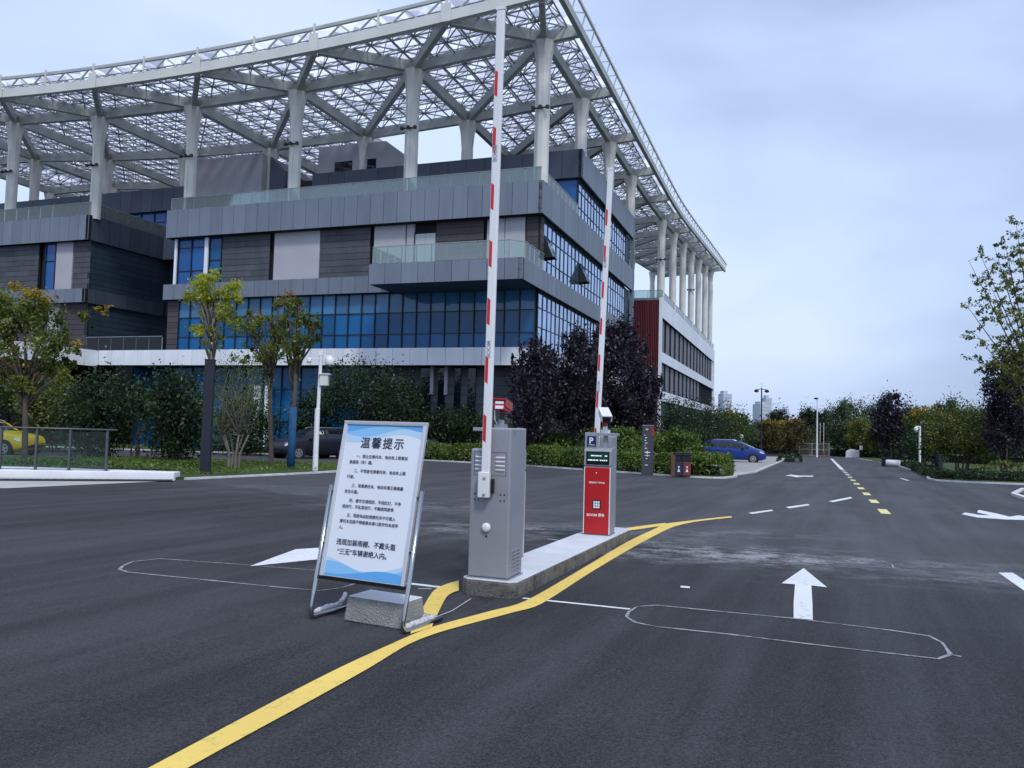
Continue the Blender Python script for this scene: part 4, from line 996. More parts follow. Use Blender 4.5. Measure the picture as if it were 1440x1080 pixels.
# columns
def column(x, y, zb, lights=False, r=.40):
    zt = rz_(x, y) - .35; b = MB(); P = []
    prof = [(r, zb), (r * .98, zt - 3.2), (r * 1.02, zt - 2.0), (r * 1.25, zt - .9), (r * 1.7, zt)]
    n = 8; k = len(b.v)
    for rr, z in prof:
        for t in range(8):
            a = 2 * pi * t / 8 + pi / 8; q = rr / math.cos(pi / 8); b.v.append((q * math.cos(a), q * math.sin(a), z))
    for i in range(len(prof) - 1):
        for t in range(8): b.f.append((k + i * 8 + t, k + i * 8 + (t + 1) % 8, k + (i + 1) * 8 + (t + 1) % 8, k + (i + 1) * 8 + t)); b.m.append(0)
    for sx, sy in ((1, 0), (-1, 0), (0, 1), (0, -1)):     # shallow ribs
        b.box(min(sx * r * .98, sx * (r + .05)) if sx else -.10, max(sx * r * .98, sx * (r + .05)) if sx else .10, min(sy * r * .98, sy * (r + .05)) if sy else -.10, max(sy * r * .98, sy * (r + .05)) if sy else .10, zb, zt - 2.2)
    o = b.build('column', K['steel_w'], cnp, loc=(x, y, 0))
    b = MB(); b.box(-.3, .3, -.3, .3, zt, zt + .85); b.build('node_block', K['steel_g'], o)
    if lights:
        z = zb + .52 * (zt - zb); b = MB()
        for lx, ly in ((-.42, -.6), (.05, -.66), (.5, -.55)): b.lathe((lx, ly, z), [(.02, -.14), (.12, -.12), (.13, .05), (.05, .1)], 8)
        b.box(-.5, .5, -.5, -.44, z - .05, z + .03); b.build('floodlight', K['black'], o)
for i, x in enumerate(AX):
    column(x, BY[0], 16.28, True)
    if i: column(x, BY[1], 16.3)
    if i >= 2:
        column(x, BY[4], -2)
        if i >= 4: column(x, BY[2], 16)
for j in range(1, 12):
    if j == 4: continue
    column(AX[0], BY[j], 21.0 if j < 4 else 16.0, j in (5, 8), .38)
for j in (6, 8, 10): column(AX[1], BY[j], 16.0, False, .36)
# far stand roof beyond the left wing
b = MB(); k = 26
for i in range(k):
    t0, t1 = i / k, (i + 1) / k
    f = lambda t: Vector((-92 + 62 * t, 44 + 16 * math.sin(t * pi * .5), 27.5 - 9 * t ** 1.6 + 0 * t))
    p, q = f(t0), f(t1); o2 = Vector((-3, 12, 3.0))
    b.add([p, q, q + o2, p + o2, p + Vector((0, 0, .9)), q + Vector((0, 0, .9)), q + o2 + Vector((0, 0, .9)), p + o2 + Vector((0, 0, .9))], [(0, 3, 2, 1), (4, 5, 6, 7), (0, 1, 5, 4), (2, 3, 7, 6)])
fs = empty('far_stand_roof', BO, BRZ, 'pale curved roof edge of the far stand seen under the canopy', 'stand roof')
b.build('roof_shell', K['white_panel'], fs)
b = MB()
for i in range(9):
    t = i / 8; p = Vector((-92 + 62 * t, 44 + 16 * math.sin(t * pi * .5), 27.2 - 9 * t ** 1.6)); b.bar(p, p + Vector((-3, 12, 3)), .4, .7)
b.build('roof_rib', K['steel_g'], fs)
slab('stand_back_wall', -96, -30, 60, 61, -2, 19, K['grey_wall'], fs)

# ================================================================== PLANTS
LM = dict(
 green=leafmat('leaves_green', (.012, .030, .008), (.035, .075, .016), (.09, .14, .03)),
 mid=leafmat('leaves_mid', (.026, .052, .010), (.11, .155, .025), (.33, .35, .06), .45),
 dark=leafmat('leaves_dark', (.008, .019, .008), (.021, .043, .015), (.06, .10, .03)),
 lime=leafmat('leaves_lime', (.16, .20, .015), (.36, .40, .03), (.55, .56, .07), .5),
 gold=leafmat('blossom_gold', (.16, .11, .012), (.33, .22, .018), (.48, .36, .05), .4),
 orange=leafmat('blossom_orange', (.16, .06, .012), (.30, .12, .02), (.36, .22, .05), .4),
 olive=leafmat('leaves_olive', (.04, .058, .012), (.10, .13, .026), (.20, .225, .05)),
 purple=leafmat('leaves_purple', (.011, .010, .016), (.027, .022, .034), (.062, .050, .070), .25),
 rust=leafmat('leaves_rust', (.035, .04, .012), (.09, .075, .02), (.15, .11, .035)),
 hedge=leafmat('leaves_hedge', (.035, .07, .012), (.095, .16, .028), (.20, .27, .05)),
 grass=leafmat('grass_blades', (.05, .09, .010), (.11, .17, .018), (.20, .26, .04)),
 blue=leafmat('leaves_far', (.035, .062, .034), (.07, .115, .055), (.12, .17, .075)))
def quads(name, C_, size, m, parent, loc=None, upbias=.3, aspect=.5, mats=None, droop=0.0):
    """many leaf-sized faces at the given points"""
    n = len(C_); C_ = np.asarray(C_)
    d = R_.normal(size=(n, 3)); d[:, 2] -= droop; d /= np.linalg.norm(d, axis=1)[:, None]
    e = R_.normal(size=(n, 3)); e[:, 2] *= (1 - upbias); e -= d * (e * d).sum(1)[:, None]; e /= np.linalg.norm(e, axis=1)[:, None] + 1e-9
    s = size * (.55 + .9 * R_.rand(n))[:, None]
    V = np.empty((n, 4, 3)); V[:, 0] = C_ - d * s * .5; V[:, 1] = C_ + e * s * aspect * .5; V[:, 2] = C_ + d * s * .5; V[:, 3] = C_ - e * s * aspect * .5
    me = bpy.data.meshes.new(name); me.vertices.add(n * 4); me.vertices.foreach_set('co', V.reshape(-1))
    me.loops.add(n * 4); me.loops.foreach_set('vertex_index', np.arange(n * 4, dtype=np.int32))
    me.polygons.add(n); me.polygons.foreach_set('loop_start', np.arange(n, dtype=np.int32) * 4)
    me.update(calc_edges=True); me.materials.append(m); me.validate()
    o = bpy.data.objects.new(name, me); COL.objects.link(o)
    if parent: o.parent = parent
    if loc is not None: o.location = loc
    return o
def clumps(c, r, n, dens=1.0, spread=.26, shell=.45, k=None):
    """n points gathered in clumps through an ellipsoid"""
    k = k or max(5, int(n / 70)); d = R_.normal(size=(k, 3)); d /= np.linalg.norm(d, axis=1)[:, None]
    rad = (shell + (1 - shell) * R_.rand(k)) ** .8; cc = d * rad[:, None]
    w = .35 + R_.rand(k) ** 1.5; w /= w.sum(); idx = R_.choice(k, n, p=w)
    sp = (spread * (.6 + .8 * R_.rand(k)))[idx][:, None]
    p = cc[idx] + R_.normal(size=(n, 3)) * sp * .62
    return np.asarray(c) + p * np.asarray(r), np.asarray(c) + cc * np.asarray(r)
def E_(px, py, rx, ry, d, deep=1.0):
    """ellipsoid of the given apparent size at a distance"""
    c = D(px, py, d); k = d / F
    return (c, (rx * k, (rx * .5 + ry * .5) * k * deep, ry * k))
def plant(name, label, cat, base, crowns, blooms=(), leaf='green', size=.12, trunk=.07, stems=1, limb=14, wrap=None, bark='bark', group=None, per=1.0, spread=.28, shell=.4, fork=.35, bsize=None, bloom='gold', aspect=.5, droop=0.):
    """crowns: list of (centre, radii, leaf count) in world space"""
    t = empty(name, base, 0, label, cat, group); bo = np.array(base); pts = []; tips = []
    for c, r, n in crowns:
        p, cc = clumps(np.array(c) - bo, r, int(n * per * 3.2), spread=spread, shell=shell); pts.append(p); tips.append(cc)
    quads('crown', np.concatenate(pts), size * .82, LM[leaf], t, aspect=aspect, droop=droop)
    tips = np.concatenate(tips); b = MB()
    top = tips[:, 2].max(); cen = tips.mean(0)
    heads = []
    for s in range(stems):
        a = R_.rand() * 6.28; off = Vector((math.cos(a), math.sin(a), 0)) * (.0 if stems == 1 else trunk * (1.5 + 2.5 * R_.rand()))
        hz = max(.3, tips[:, 2].min() * .6 + top * fork * .5)
        h = Vector((cen[0] * .55, cen[1] * .55, hz)) + off * (2.5 if stems > 1 else 1); mid_ = h * .5 + Vector((R_.normal() * trunk * .5, R_.normal() * trunk * .5, 0)); mid_.z = hz * .5
        tr_ = trunk if stems == 1 else trunk * .6
        b.tube([off + Vector((0, 0, -.1)), off + Vector((0, 0, .1)), mid_, h], [tr_ * 1.35, tr_ * 1.08, tr_ * .92, tr_ * .8], 8); heads.append((h, tr_))
    sel = tips[R_.permutation(len(tips))[:limb]]
    for q in sel:
        h, tr_ = heads[R_.randint(len(heads))]; q = Vector(q); h = h * (.62 + .38 * R_.rand()) if stems == 1 else h; m_ = h.lerp(q, .5) + Vector((R_.normal() * .1, R_.normal() * .1, (q - h).length * .07))
        b.tube([h - Vector((0, 0, tr_ * .8)), m_, q], [tr_ * .62, tr_ * .36, tr_ * .12], 5)
    b.build('trunk', K[bark], t, smooth=True)
    if blooms:
        bp = np.concatenate([clumps(np.array(c) - bo, r, int(n), spread=.35, k=6)[0] for c, r, n in blooms]); quads('blossoms', bp, bsize or size * .8, LM[bloom], t, aspect=aspect)
    if wrap:
        b = MB(); b.tube([(0, 0, .02), (.01, 0, wrap * .5), (cen[0] * .1, 0, wrap)], [trunk * 1.7, trunk * 1.55, trunk * 1.5], 12); b.build('trunk_wrap', K['cloth_b'], t, smooth=True)
    return t
def cr(px, py, rx, ry, d, n, deep=1.0): c, r = E_(px, py, rx, ry, d, deep); return (c, r, n)
def gd(px, d): return GD(px, d)

# left: golden rain tree behind the glass railing
d = 24
plant('golden_rain_tree', 'dark green tree with golden seed tufts behind the glass railing', 'tree', gd(38, d),
      [cr(45, 475, 50, 55, d, 2600), cr(25, 435, 42, 32, d, 1300), cr(-15, 480, 40, 60, d, 1300), cr(88, 505, 24, 26, d, 600), cr(60, 530, 40, 22, d, 600), cr(122, 450, 13, 14, d, 170), cr(100, 470, 14, 20, d, 200)],
      [cr(30, 412, 36, 12, d, 330), cr(5, 430, 20, 14, d, 200), cr(72, 422, 14, 11, d, 130), cr(145, 437, 11, 6, d, 90), cr(105, 485, 10, 8, d, 70), cr(5, 500, 22, 12, d, 150)], 'mid', .14, .085, limb=22, spread=.17, shell=.5, fork=.5, per=.5)
d = 25.5
plant('young_tree', 'thin young lime yellow tree rising behind the dark square post', 'tree', gd(295, d),
      [cr(304, 400, 36, 20, d, 420), cr(280, 428, 20, 24, d, 260), cr(328, 418, 18, 18, d, 200), cr(288, 470, 24, 16, d, 200), cr(304, 432, 26, 22, d, 300), cr(320, 455, 18, 12, d, 110), cr(296, 384, 16, 10, d, 100)], (), 'lime', .12, .055, limb=30, bark='bark_l', spread=.27, shell=.5, fork=.75, per=1.0)
d = 28.5
plant('golden_rain_tree', 'dark trunked tree with orange tinted tips beside the blue wrapped trunk', 'tree', gd(384, d),
      [cr(370, 478, 38, 36, d, 900), cr(356, 458, 24, 22, d, 450), cr(392, 448, 18, 30, d, 400), cr(352, 502, 24, 18, d, 260)], [cr(360, 445, 24, 10, d, 170), cr(396, 424, 12, 10, d, 90), cr(385, 460, 8, 14, d, 90)], 'mid', .115, .08, limb=20, bloom='orange', spread=.2, shell=.5, fork=.6, per=.7)
d = 28
plant('golden_rain_tree', 'tree with orange tips and a trunk wrapped in blue cloth', 'tree', gd(411, d),
      [cr(418, 470, 34, 36, d, 950), cr(412, 438, 20, 22, d, 420), cr(440, 465, 16, 22, d, 300), cr(428, 508, 24, 16, d, 200), cr(402, 430, 14, 16, d, 160)], [cr(412, 425, 12, 12, d, 80), cr(436, 458, 14, 9, d, 80), cr(392, 470, 8, 12, d, 50), cr(405, 418, 12, 8, d, 80)], 'mid', .115, .085, limb=20, wrap=2.25, bloom='orange', spread=.2, shell=.5, fork=.6, per=.7)
d = 26.5
plant('twiggy_shrub', 'twiggy half bare shrub between the square post and the wrapped trunk', 'shrub', gd(330, d), [cr(335, 555, 42, 58, d, 1300), cr(318, 590, 26, 40, d, 500)], (), 'olive', .075, .055, stems=6, limb=46, bark='bark_l', spread=.3)
# bushes in front of the building
for px, py, rx, ry, d, n, leaf, lab in (
  (78, 572, 44, 40, 42, 2400, 'olive', 'rounded olive green bush behind the golden rain tree'),
  (-40, 560, 60, 46, 41, 2200, 'green', 'wide green bush at the frame edge behind the yellow car'),
  (18, 535, 36, 22, 43, 1300, 'gold', 'bush with golden foliage behind the dark green tree'),
  (142, 585, 48, 58, 33, 3200, 'dark', 'tall dark bush just right of the glass railing'),
  (192, 565, 28, 28, 36, 1100, 'dark', 'small dark bush between the two tall dark bushes'),
  (250, 588, 42, 64, 32, 3400, 'dark', 'tall dark bush left of the square navy post'),
  (505, 560, 56, 52, 46.5, 3200, 'dark', 'broad dark tree behind the security camera pole'),
  (440, 590, 34, 42, 47, 1700, 'dark', 'dark bush behind the parked black car'),
  (345, 600, 44, 42, 45, 1900, 'dark', 'dark bush behind the twiggy shrub'),
  (565, 572, 38, 40, 49, 1700, 'dark', 'bluish dark bush against the blue ground floor glass'),
  (612, 602, 30, 30, 49.5, 1100, 'dark', 'low dark bush in front of the slot windows'),
  (655, 600, 30, 30, 49, 1100, 'dark', 'low bush against the slate wall beside the barrier arm'),
  (735, 612, 30, 28, 46, 1000, 'dark', 'low bush at the foot of the purple trees')):
    c, r = E_(px, py, rx, ry, d)
    plant('bush', lab, 'bush', gd(px, d), [(c, r, n)], (), leaf, .17 if d < 40 else .2, .06, stems=4, limb=16, spread=.3, group='bushes in front of the building')
# purple plums
for px, py, rx, ry, d, n, lab in (
  (752, 552, 36, 70, 41, 2600, 'purple leaved tree nearest the left barrier cabinet'),
  (815, 540, 42, 72, 42, 3300, 'purple leaved tree behind the red payment machine'),
  (866, 536, 46, 80, 43, 3600, 'tall purple leaved tree behind the second barrier arm'),
  (905, 578, 28, 55, 44, 1700, 'purple leaved tree in front of the red louvred wall')):
    k = d / F
    plant('purple_plum_tree', lab, 'tree', gd(px, d), [cr(px, py, rx, ry, d, n), cr(px + 6, py - ry * .75, rx * .5, ry * .35, d, n // 6), cr(px, py + ry * .55, rx * .8, ry * .35, d, n // 5)] + [cr(px + rx * (-.85 + .34 * q), py - ry * (.86 - .5 * abs(-.85 + .34 * q) ** 2) - 4 * (q % 2), 5, 17, d, 55) for q in range(6)], (), 'purple', .22, .07, stems=6, limb=34, bark='bark', spread=.24, shell=.35, group='purple plum trees by the building', fork=.2)
# shrubs past the annex and behind the hedge
for px, py, rx, ry, d, n, leaf, lab in (
  (958, 598, 34, 38, 56, 1900, 'dark', 'dark evergreen shrub right of the dark sign pylon'),
  (1000, 604, 36, 36, 66, 1900, 'dark', 'dark evergreen shrub behind the blue car roof'),
  (1032, 606, 24, 30, 74, 1000, 'green', 'green shrub behind the blue car bonnet'),
  (870, 622, 44, 20, 40, 1500, 'hedge', 'low bright green mound left of the sign pylon'),
  (780, 628, 40, 18, 42, 1300, 'hedge', 'low green mound under the purple trees'),
  (950, 626, 36, 20, 40, 1300, 'hedge', 'low green mound behind the litter bins')):
    c, r = E_(px, py, rx, ry, d)
    plant('bush', lab, 'bush', gd(px, d), [(c, r, n)], (), leaf, .2, .05, stems=3, limb=12, spread=.32, group='shrubs beside the annex')
def hedge(name, label, path, wid, hgt, n, leaf, size=.1, step=.25):
    """clipped hedge along a ground path: leaves through a dark hull"""
    P = [Vector((*q, gz(q[1]))) for q in path]; base = P[0].copy(); t = empty(name, base, 0, label, 'hedge'); pts = []; L_ = [(P[i + 1] - P[i]).length for i in range(len(P) - 1)]; T = sum(L_)
    b = MB()
    for i in range(len(P) - 1):
        d = (P[i + 1] - P[i]).normalized(); s = Vector((-d.y, d.x, 0)); m_ = int(n * L_[i] / T)
        a = R_.rand(m_) * (L_[i] + wid * .7) - wid * .35 ; u = (R_.rand(m_) * 2 - 1); hh = R_.rand(m_) ** .6
        edge = R_.rand(m_); hh = np.where(edge < .5, 1 - .18 * R_.rand(m_), hh); u = np.where(edge > .5, np.sign(u) * (1 - .16 * R_.rand(m_)), u)
        wob = .82 + .16 * np.sin(a * 2.3 + i) + .10 * np.sin(a * 5.1 + 2 * i) + .08 * R_.rand(m_)
        q = np.array(P[i] - base)[None] + np.outer(a, np.array(d)) + np.outer(u * wid / 2 * (1 - .25 * hh ** 3), np.array(s)); q[:, 2] += hh * hgt * wob + .03; pts.append(q)
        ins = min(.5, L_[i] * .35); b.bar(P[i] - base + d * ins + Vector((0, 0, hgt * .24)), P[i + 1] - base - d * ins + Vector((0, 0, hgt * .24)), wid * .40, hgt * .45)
    quads('foliage', np.concatenate(pts), size, LM[leaf], t, aspect=.55); b.build('shade_hull', mat('hedge_shade_' + leaf, (.010, .016, .006), .95) if ('hs' + leaf) not in K else K['hs' + leaf], t)  # solid dark hull, colour standing for the shade among the leaves
    return t
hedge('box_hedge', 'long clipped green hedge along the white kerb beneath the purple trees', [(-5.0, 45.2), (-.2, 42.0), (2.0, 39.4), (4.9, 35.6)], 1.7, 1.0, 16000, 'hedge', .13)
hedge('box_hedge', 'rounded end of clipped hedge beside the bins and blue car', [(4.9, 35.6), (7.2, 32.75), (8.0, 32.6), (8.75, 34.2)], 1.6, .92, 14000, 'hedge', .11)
hedge('box_hedge', 'dark clipped hedge far behind the notice board', [(-20, 50.5), (-12, 48.6), (-5.2, 45.3)], 1.6, .9, 3500, 'dark', .17)
hedge('low_hedge', 'low dark hedge along the verge kerb beyond the turn arrow', [(22.0, 34.6), (19.9, 36.4), (21.6, 40.5), (26.3, 51), (31, 62)], 1.3, .35, 7000, 'dark', .14)
hedge('low_hedge', 'broad low green shrubs on the verge at the frame edge', [(20.2, 35.7), (24.5, 34.8), (34, 33.0)], 2.0, .48, 9000, 'dark', .12)
hedge('low_hedge', 'yellow green shrub row under the dark verge trees', [(24.2, 40.0), (30, 38.5)], 2.2, .85, 1800, 'olive', .15)
hedge('low_hedge', 'small planted strip along the white retaining wall', [(-17, 23.3), (-13, 23.4), (-9.6, 23.6)], 1.0, .36, 2200, 'hedge', .09)
hedge('low_hedge', 'dark planting beside the parked blue car', [(23.4, 67), (26, 74)], 2.0, .6, 900, 'dark', .2)

# the verge on the right
d = 76
plant('purple_plum_tree', 'solitary purple leaved tree on the far verge past the lane dashes', 'tree', gd(1252, d), [cr(1252, 596, 25, 40, d, 2400), cr(1254, 566, 15, 14, d, 400)], (), 'purple', .3, .11, stems=4, limb=18, spread=.26)
d = 47
plant('verge_tree', 'broad olive green many stemmed tree on the verge', 'tree', gd(1352, d), [cr(1352, 605, 48, 38, d, 2600), cr(1385, 612, 26, 34, d, 900), cr(1320, 620, 24, 26, d, 700)], (), 'olive', .17, .08, stems=5, limb=30, spread=.24)
d = 66
plant('verge_tree', 'yellow topped tree behind the navy post on the verge', 'tree', gd(1300, d), [cr(1302, 598, 28, 24, d, 1300)], [cr(1303, 582, 24, 9, d, 400)], 'olive', .25, .1, limb=14)
plant('bush', 'dark bush behind the white camera post on the verge', 'bush', gd(1300, 60), [cr(1300, 628, 34, 24, 60, 1600)], (), 'dark', .22, .06, stems=3, limb=10)
d = 41
plant('purple_plum_tree', 'dark purple tree under the tall sparse tree at the frame edge', 'tree', gd(1415, d), [cr(1416, 560, 24, 60, d, 2200), cr(1412, 610, 22, 40, d, 900), cr(1420, 505, 14, 26, d, 400)], (), 'purple', .19, .08, stems=4, limb=26, spread=.24)
d = 43
plant('purple_plum_tree', 'second dark purple tree cut by the frame edge on the verge', 'tree', gd(1452, d), [cr(1452, 565, 30, 90, d, 2600)], (), 'purple', .19, .08, stems=4, limb=26, spread=.24)
# tall sparse tree: upright leafy limbs
d = 31; base = gd(1462, d); t = empty('sparse_tree', base, 0, 'tall sparse green tree with upswept bare branches at the frame edge', 'tree'); b = MB(); pts = []
root = D(1462, 610, d) - base
b.tube([(0, 0, -.1), root * .5, root], [.13, .11, .09], 8)
for px, py, dd_ in ((1356, 425, 0), (1362, 366, .5), (1376, 352, -.6), (1398, 345, .4), (1412, 335, 1.0), (1428, 308, 0), (1444, 300, -.8), (1456, 290, .6), (1480, 310, 0), (1500, 360, .5), (1372, 470, -.5), (1368, 500, .8), (1520, 420, 0), (1392, 400, -1), (1420, 380, .3), (1445, 372, -.4)):
    tip = D(px, py, d + dd_) - base; m_ = root.lerp(tip, .5) + Vector(((root.x - tip.x) * .16, 0, -(tip.z - root.z) * .02)); s0 = root * (.75 + .25 * random.random())
    L_ = [s0, root.lerp(m_, .6), m_, m_.lerp(tip, .55), tip]; b.tube(L_, [.05, .036, .026, .018, .006], 5)
    for k in range(26):
        u = .28 + .72 * random.random() ** .8; q = m_.lerp(tip, (u - .5) * 2) if u > .5 else root.lerp(m_, u * 2)
        side = Vector((random.gauss(0, .32), random.gauss(0, .32), random.gauss(.06, .16))); e_ = q + side
        b.tube([q, q.lerp(e_, .5) + Vector((0, 0, .03)), e_], [.008, .006, .003], 3, cap=False)
        for _ in range(26): pts.append(np.array(q.lerp(e_, .35 + .65 * random.random())) + R_.normal(size=3) * .045)
quads('crown', np.array(pts), .095, LM['mid'], t, aspect=.7); b.build('trunk', K['bark'], t, smooth=True)

# trees closing the view at the end of the road: four kinds, copied
protos = {}
def far_tree(kind):
    if kind in protos: return dup(protos[kind])
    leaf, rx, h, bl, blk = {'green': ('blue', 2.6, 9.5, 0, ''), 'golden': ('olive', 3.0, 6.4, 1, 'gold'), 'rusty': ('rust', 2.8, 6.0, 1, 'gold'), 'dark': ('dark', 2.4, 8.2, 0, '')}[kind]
    t = plant('far_tree', '-', 'tree', (0, 0, 0), [((0, 0, h * .58), (rx, rx, h * .40), 1500), ((rx * .4, 0, h * .8), (rx * .5, rx * .5, h * .18), 260), ((-rx * .5, .3, h * .45), (rx * .6, rx * .6, h * .2), 320)],
              [((0, 0, h * .86), (rx * .75, rx * .75, h * .10), 420)] if bl else (), leaf, .38, .13, limb=12, bloom=blk or 'gold', spread=.26)
    protos[kind] = t; return t
FT = [(1018, 574, 98, 'golden', 'yellowing tree at the corner of the annex behind the blue car'), (1046, 584, 104, 'green', 'green tree behind the double headed lamp post'), (1078, 590, 108, 'rusty', 'rust tinted tree just right of the double headed lamp'),
      (1096, 574, 134, 'dark', 'dark pointed treetop above the rust tinted trees'), (1112, 588, 112, 'rusty', 'rust and yellow tree left of the pale lamp post'), (1136, 573, 136, 'dark', 'dark treetop just left of the pale lamp post'),
      (1130, 602, 116, 'green', 'short green tree behind the wire fence'), (1162, 576, 132, 'dark', 'dark tree behind the far barrier arms'), (1176, 563, 130, 'green', 'tall pale green tree right of the far barrier arms'),
      (1199, 558, 134, 'green', 'tallest pale green tree at the road end'), (1223, 561, 132, 'green', 'pale green tree left of the solitary purple tree'), (1216, 588, 112, 'golden', 'golden topped tree above the white domed stone'),
      (1238, 590, 106, 'golden', 'golden tree partly behind the solitary purple tree'), (1276, 572, 118, 'dark', 'dark tree right behind the solitary purple tree'), (1335, 562, 112, 'dark', 'dark conical treetop above the yellow topped verge tree'),
      (1366, 572, 98, 'green', 'green tree behind the broad olive verge tree'), (1395, 566, 92, 'green', 'green tree between the olive tree and dark purple tree'), (1430, 575, 88, 'dark', 'dark tree low behind the purple trees at the frame edge'),
      (1060, 600, 120, 'dark', 'dark tree behind the double headed lamp column'), (1192, 596, 120, 'dark', 'dark spreading tree behind the white domed stone'), (1152, 600, 120, 'dark', 'dark low tree behind the far white barrier cabinet'), (1095, 604, 118, 'dark', 'dark low tree behind the wire fence posts'), (1225, 606, 116, 'dark', 'dark low tree beside the camera post at the road end')]
for px, top, d, kind, lab in FT:
    o = far_tree(kind); g_ = gd(px, d); o.location = g_; h0 = {'green': 9.5, 'golden': 6.4, 'rusty': 6.0, 'dark': 8.2}[kind]
    hz = (D(px, top, d).z - g_.z); s = hz / (h0 * 1.0); o.scale = (max(.75, min(1.3, s * (1.0 if kind != 'dark' else .9))),) * 2 + (s,); o.rotation_euler = (0, 0, random.random() * 6.28)
    tag(o, lab, 'tree', 'trees closing the road end')
hedge('far_hedge', 'dark hedge closing the far end of the road', [(24, 116), (34, 117), (44, 117), (58, 116)], 2.6, 2.2, 5000, 'dark', .42)
hedge('far_hedge', 'dark hedge behind the parked blue car', [(15.5, 78), (22, 97), (28, 112)], 2.4, 2.3, 3500, 'dark', .36)
hedge('far_hedge', 'dark green hedge far along the verge behind the purple tree', [(50, 112), (47, 92), (46, 74), (52, 62)], 2.6, 1.8, 4500, 'dark', .36)
tag(quads('distant_woodland', np.column_stack([R_.uniform(-60, 190, 9000), R_.uniform(150, 168, 9000), -3 + 8.0 * R_.rand(9000) ** .7 * (0.75 + .25 * np.sin(R_.uniform(0, 60, 9000)))]), 1.1, LM['dark'], None), 'distant dark woodland closing the horizon behind the road end', 'woodland', kind='stuff')
# grass on the lawns
def scatter(poly, n):
    P = np.array(poly); lo, hi = P.min(0), P.max(0); out = []
    while len(out) < n:
        q = lo + R_.rand(2) * (hi - lo); c = False; j = len(P) - 1
        for i in range(len(P)):
            if (P[i][1] > q[1]) != (P[j][1] > q[1]) and q[0] < (P[j][0] - P[i][0]) * (q[1] - P[i][1]) / (P[j][1] - P[i][1]) + P[i][0]: c = not c
            j = i
        if c: out.append((q[0], q[1], gz(q[1]) + .12))
    return np.array(out)
g_ = scatter([(-8.8, 21.9), (-8.1, 23.2), (-6.8, 26.7), (-6.1, 29), (-5.8, 31.3), (-6.8, 33.2), (-9, 34.0), (-17, 33.6), (-17, 24), (-10, 23)], 9000); g_[:, 2] += R_.rand(len(g_)) * .05
tag(quads('grass', g_, .13, LM['grass'], None, upbias=.2, aspect=.18), 'short green grass on the lawn around the camera pole', 'grass', kind='stuff')

# ================================================================== STREET FURNITURE
def post_thing(name, label, cat, loc, group=None): return empty(name, loc, 0, label, cat, group)
for px, d, h, wd, lab in ((291.5, 23.6, 3.42, .27, 'navy square lamp column standing on the lawn before the lime yellow tree'), (1320, 52, 3.0, .32, 'slim dark square lamp column on the verge before the olive tree')):
    c = gd(px, d); t = empty('lamp_column', c, .2, lab, 'lamp column', 'square lamp columns'); 
    b = MB(); b.box(-wd / 2, wd / 2, -wd / 2, wd / 2, .03, h); b.build('shaft', K['navy'], t, bevel=.012)
    b = MB(); b.box(-wd * .62, wd * .62, -wd * .62, wd * .62, -.05, .03); b.build('base_plate', K['navy'], t)
    b = MB(); b.box(-wd * .53, wd * .53, -wd * .53, wd * .53, h, h + .03); b.build('cap', K['navy'], t)
# security camera pole on the lawn
c = gd(445.5, 27.6); t = empty('camera_pole', c, 0, 'white pole with a dome camera and control box on the lawn', 'camera pole')
b = MB(); b.tube([(0, 0, 0), (0, 0, 2.2), (.02, 0, 2.21), (.05, 0, 4.05)], [.095, .088, .062, .058], 12); b.build('pole', K['white'], t, smooth=False)
b = MB(); b.box(-.16, .16, -.16, .16, -.02, .03); b.build('foot_plate', K['steel_g'], t)
b = MB(); b.box(-.02, .14, -.06, .06, 4.05, 4.22); b.box(.1, .45, -.035, .035, 4.0, 4.07); b.build('bracket', K['white'], t)
b = MB(); b.lathe((.36, 0, 3.62), [(.03, .40), (.14, .36), (.165, .26), (.165, .12), (.15, .10)], 16); dm = b.build('dome_camera', K['white'], t, smooth=True)
b = MB(); b.lathe((.36, 0, 3.62), [(.15, .10), (.135, .0), (.08, -.08), (.01, -.10)], 16); b.build('dome_glass', K['black'], dm, smooth=True)
b = MB(); b.box(.06, .34, -.12, .12, 3.0, 3.38); cbx = b.build('control_box', K['steel_w'], t, bevel=.01)
b = MB(); b.box(.02, .40, -.16, .16, 3.385, 3.42); b.build('rain_roof', K['white'], cbx)
b = MB(); b.box(-.36, .0, -.03, .03, 3.92, 3.97); b.lathe((-.36, 0, 3.80), [(.02, .16), (.09, .12), (.09, .03), (.05, -.03)], 12); b.build('second_camera', K['white'], t)
# sign pylon with upright white lettering
c = gd(911.5, 32.4); t = empty('sign_pylon', c, -.12, 'dark grey sign pylon with upright white lettering in the hedge', 'sign pylon')
b = MB(); b.box(-.235, .235, -.07, .07, 0, 2.02); b.build('slab_body', mat('pylon_grey', (.042, .048, .062), .45), t, bevel=.008)
b = MB(); b.box(.14, .238, -.074, -.0705, 1.62, 1.95); b.build('red_mark', K['red'], t)
b = MB(); b.box(-.236, .238, -.06, .06, 2.022, 2.04); b.build('cap', K['steel_d'], t)
for z, h, x, w_ in ((1.86, .07, -.05, .13), (1.62, .06, -.12, .05), (1.52, .06, -.08, .10), (1.41, .06, -.10, .08), (1.30, .06, -.07, .12), (1.19, .05, -.11, .05), (1.09, .07, -.08, .11), (.92, .12, -.02, .22), (.80, .06, -.02, .22), (.68, .06, -.04, .08), (.42, .05, -.05, .14)):
    b = MB(); b.box(x - w_ / 2, x + w_ / 2, -.0755, -.0705, z, z + h * .3); b.box(x - w_ * .12, x + w_ * .12, -.0757, -.0705, z - h * .3, z + h * .6); b.build('lettering', K['white_panel'], t)
